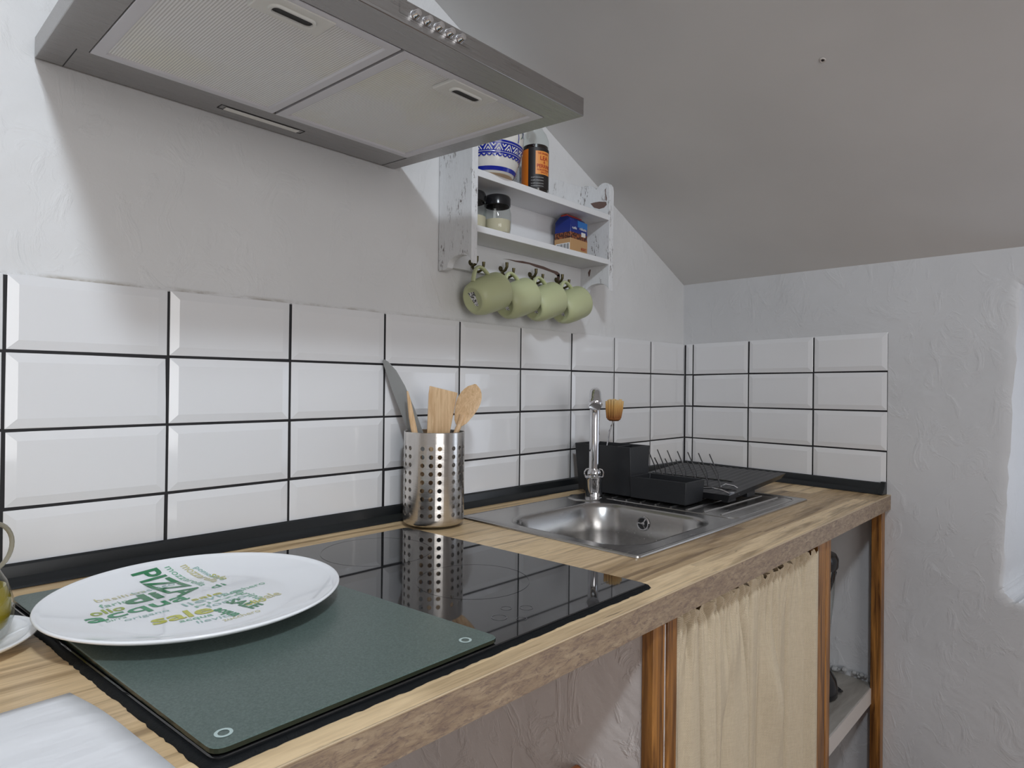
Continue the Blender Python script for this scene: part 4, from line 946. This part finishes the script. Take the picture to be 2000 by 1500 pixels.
# ---------------------------------------------------------------- under the worktop
def board_piece(x0, x1, y0, y1, z0, z1, nm, mt, parent, bev=.0015): return Mesh().box(x0, x1, y0, y1, z0, z1).build(nm, mt, parent, bevel=bev)
ZT = -TH - .0005
struct(Mesh().box(-1.2300, -1.1720, -.612, YB-.001, -.9, ZT).box(-1.2025, -1.1950, -.6275, -.611, -.9, ZT-.012).build('wall_partition', 'part', smooth=False))
struct(Mesh().box(-.5860, -.5120, -.612, YB-.001, -.9, ZT).box(-.5390, -.5355, -.6275, -.611, -.9, ZT-.012).build('wall_partition', 'part', smooth=False))
def post(x0, x1, label, y0=-.631, y1=-.6125):
    o = Mesh().box(x0, x1, y0, y1, -.899, ZT).build('timber_post', 'post', bevel=.0015); tag(o, label, 'post', 'brown timber strips under the worktop'); return o
post(-1.2325, -1.2030, 'wide brown timber strip beside the open bay under the hob')
post(-1.1945, -1.1690, 'narrow brown timber strip along the near edge of the curtain')
post(-.5880, -.5395, 'brown timber strip along the far edge of the curtain')
post(-.5350, -.5075, 'thin brown timber strip facing the shelf bay, beyond the curtain')
post(-.0985, -.0690, 'brown timber strip against the end wall', -.631, -.606)
cp = Mesh(); cp.tube([(-1.2305, -.505, -.292), (-1.2405, -.505, -.292)], [.009, .009], 16); cp.tube([(-1.240, -.505, -.292), (-1.252, -.506, -.293)], [.005, .0065], 14)
tag(cp.build('copper_pipe_end', 'copper'), 'short copper pipe end poking from the plastered partition', 'pipe')
# curtain on a rod
ct = thing('linen_curtain', 'beige linen curtain gathered on a rod under the worktop', 'curtain', (-.88, -.625, -.9))
NX, NZ = 300, 90; x0, x1 = -1.170, -.5960
ph = [0]; 
for i in range(NX): ph.append(ph[-1] + (1 + .55*math.sin(i*.071+1) + .35*math.sin(i*.19+2)))
tot = ph[-1]; vs = []; cr_ = random.Random(5)
creases = [(.16, .02, .01, .022, .008, .9), (.235, .05, -.01, .020, .007, .9), (.31, -.02, .012, .012, .010, .25), (.40, .10, .015, .022, .009, .9), (.475, .03, -.01, .018, .007, .5),
           (.545, -.05, .01, .024, .009, .9), (.64, .04, .012, .014, .008, .3), (.73, .09, -.008, .022, .008, .9), (.80, .02, .01, .012, .007, .6), (.885, .05, .006, .018, .009, .9)]
gathers = [(.02 + .96*(i+.5)/30 + cr_.uniform(-.009, .009), cr_.uniform(.018, .030)) for i in range(30)]
for j in range(NZ+1):
    t = j/NZ; z = -.0475 - (.83)*(t**1.25)
    d = -.0475 - z
    top_ = math.exp(-d/.030); midw = 1-math.exp(-d/.10)
    for i in range(NX+1):
        s = i/NX; p_ = ph[i]/tot
        x_ = x0 + (x1-x0)*s
        def lobe(q_, p__=.9): return 2*abs(math.sin(q_/2))**p__ - 1
        fine = lobe(2*PI*22*p_ + .8*math.sin(9*s) + .8*math.sin(23*s), .9) * .0078 * (math.exp(-max(0, d-.016)/.055))
        fol = math.sin(2*PI*5.2*p_ + 1.1*math.sin(5*s+1.3) + d*1.8*math.sin(4*s)) * (.0115*midw)
        fol += math.sin(2*PI*13.3*p_ + 2.1 + d*1.8) * .0030*midw*math.exp(-d/.5)
        for (s0, k0, k1, dep, sg, f0) in creases:
            fol -= dep*math.exp(-((s - s0 - k0*d - k1*math.sin(6*d))/sg)**2)*(1-math.exp(-d/.05))*math.exp(-max(0, d-f0)/.10)
        for (s0, dep) in gathers: fine -= dep*math.exp(-((s-s0-.004*math.sin(40*d+s0*90))/.0040)**2)*math.exp(-max(0, d-.028)/.030)
        fol += .014*math.exp(-((s-.62-.3*(d-.2))**2)/.0016)*math.exp(-((d-.24)**2)/.008)
        fol += .014*math.exp(-((s-.33+.35*(d-.1))**2)/.0012)*math.exp(-((d-.13)**2)/.004)
        waist = -.0035*math.exp(-((d-.020)**2)/.00004)
        frill = .0030*lobe(2*PI*44*p_)*top_
        y_ = -.6195 - fine - fol - frill - waist
        y_ = y_ + .006*(1-min(1, (1-s)/.03)) + .010*(1-min(1, s/.02)); e_ = min(1, max(0, (s-.93)/.05)); y_ = y_*(1-e_) + min(y_, -.6335)*e_
        zt_ = z + (.004*math.sin(2*PI*22*p_+1.1) + .003*math.sin(2*PI*51*p_) - .007)*top_
        x2 = x_ + .0045*math.cos(2*PI*7.5*p_ + .9*math.sin(5*s+1.3))*midw*(1 if .02 < s < .98 else 0)
        vs.append((x2, y_, zt_))
q = Mesh(); q.add(vs, [(j*(NX+1)+i, (j+1)*(NX+1)+i, (j+1)*(NX+1)+i+1, j*(NX+1)+i+1) for j in range(NZ) for i in range(NX)])
q.build('cloth', 'linen', ct, ang=180, solid=.0009)
Mesh().tube([(x0, -.590, -.064), (x1, -.590, -.064)], .004, 10).build('rod', 'shelfedge', ct)
# shelf in the far bay
fs_ = thing('bay_shelf', 'grey board shelf with white edge in the far bay under the worktop', 'shelf', (-.30, -.30, -.56))
q = Mesh(); e0 = E_(-.606)-.008
pts = [(-.5115, -.606), (e0, -.606), (E_(0)-.006, YB-.002), (-.5115, YB-.002)]
q.prism(pts, -.556, -.5145); q.build('board', 'shelfboard', fs_, bevel=.001)
q = Mesh(); q.prism([(-.5115, -.609), (e0, -.609), (e0, -.606), (-.5115, -.606)], -.556, -.5150); q.build('front_edging', 'shelfedge', fs_)
# mortar crumbs in the shelf corner
q = Mesh()
for i in range(14):
    s_ = .50 + .10*random.random(); c = W(s_, -.006-.006*random.random(), -.509 + .012*random.random()); r_ = .004 + .005*random.random()
    q.lathe([(.0001, -r_*.8), (r_*.8, -r_*.5), (r_, 0), (r_*.6, r_*.6), (.0001, r_*.8)], c, 7)
q.build('mortar_smear', mat('grey_mortar', (.42, .42, .42), .9), wall_right)['kind'] = 'stuff'
# blender on the bay shelf
AX_, AY = -.238, -.500
bl_ = thing('blender', 'black blender with clear jug and coiled cable on the bay shelf', 'blender', (AX_, AY, -.5145))
Mesh().lathe([(.0001, -.5145), (.060, -.5145), (.066, -.508), (.067, -.495), (.062, -.470), (.045, -.440), (.038, -.432), (.0001, -.430)], (AX_, AY, 0), 40).build('motor_base', 'blackgloss', bl_, ang=40)
Mesh().lathe([(.034, -.430), (.036, -.420), (.046, -.36), (.056, -.25), (.0585, -.185)], (AX_, AY, 0), 36).build('jug', 'glass', bl_, ang=60)
Mesh().lathe([(.0001, -.182), (.062, -.184), (.065, -.178), (.065, -.158), (.060, -.148), (.025, -.144), (.022, -.128), (.0001, -.126)], (AX_, AY, 0), 40).build('lid', 'blackgloss', bl_, ang=40)
hv = Vector((.80, -.60, 0))
hv = Vector((.72, .69, 0)); sdv = Vector((.69, -.72, 0))
c0 = Vector((AX_, AY, 0)) + sdv*.052
Mesh().tube([c0 + Vector((0, 0, -.182)), c0 + sdv*.010 + Vector((0, 0, -.20)), c0 + sdv*.004 + Vector((0, 0, -.225)), c0 - sdv*.004 + Vector((0, 0, -.25))], [.006, .006, .005, .004], 10).build('jug_handle', 'blackgloss', bl_)
lp = []
for i in range(25):
    a = 2*PI*i/24*.92; lp.append(Vector((AX_, AY, -.5105)) + sdv*(.052 + .030*math.cos(a) ) + Vector((-.6, -.55, 0))*(.030*math.sin(a)) + Vector((0, 0, .001 + .016*abs(math.sin(a/2)))))
lp[:0] = [Vector((AX_, AY, -.492)) + sdv*.060]
Mesh().tube(lp, .0032, 10).build('cable', 'blackgloss', bl_)
for o in bpy.data.objects:
    if '_o' in o: del o['_o']
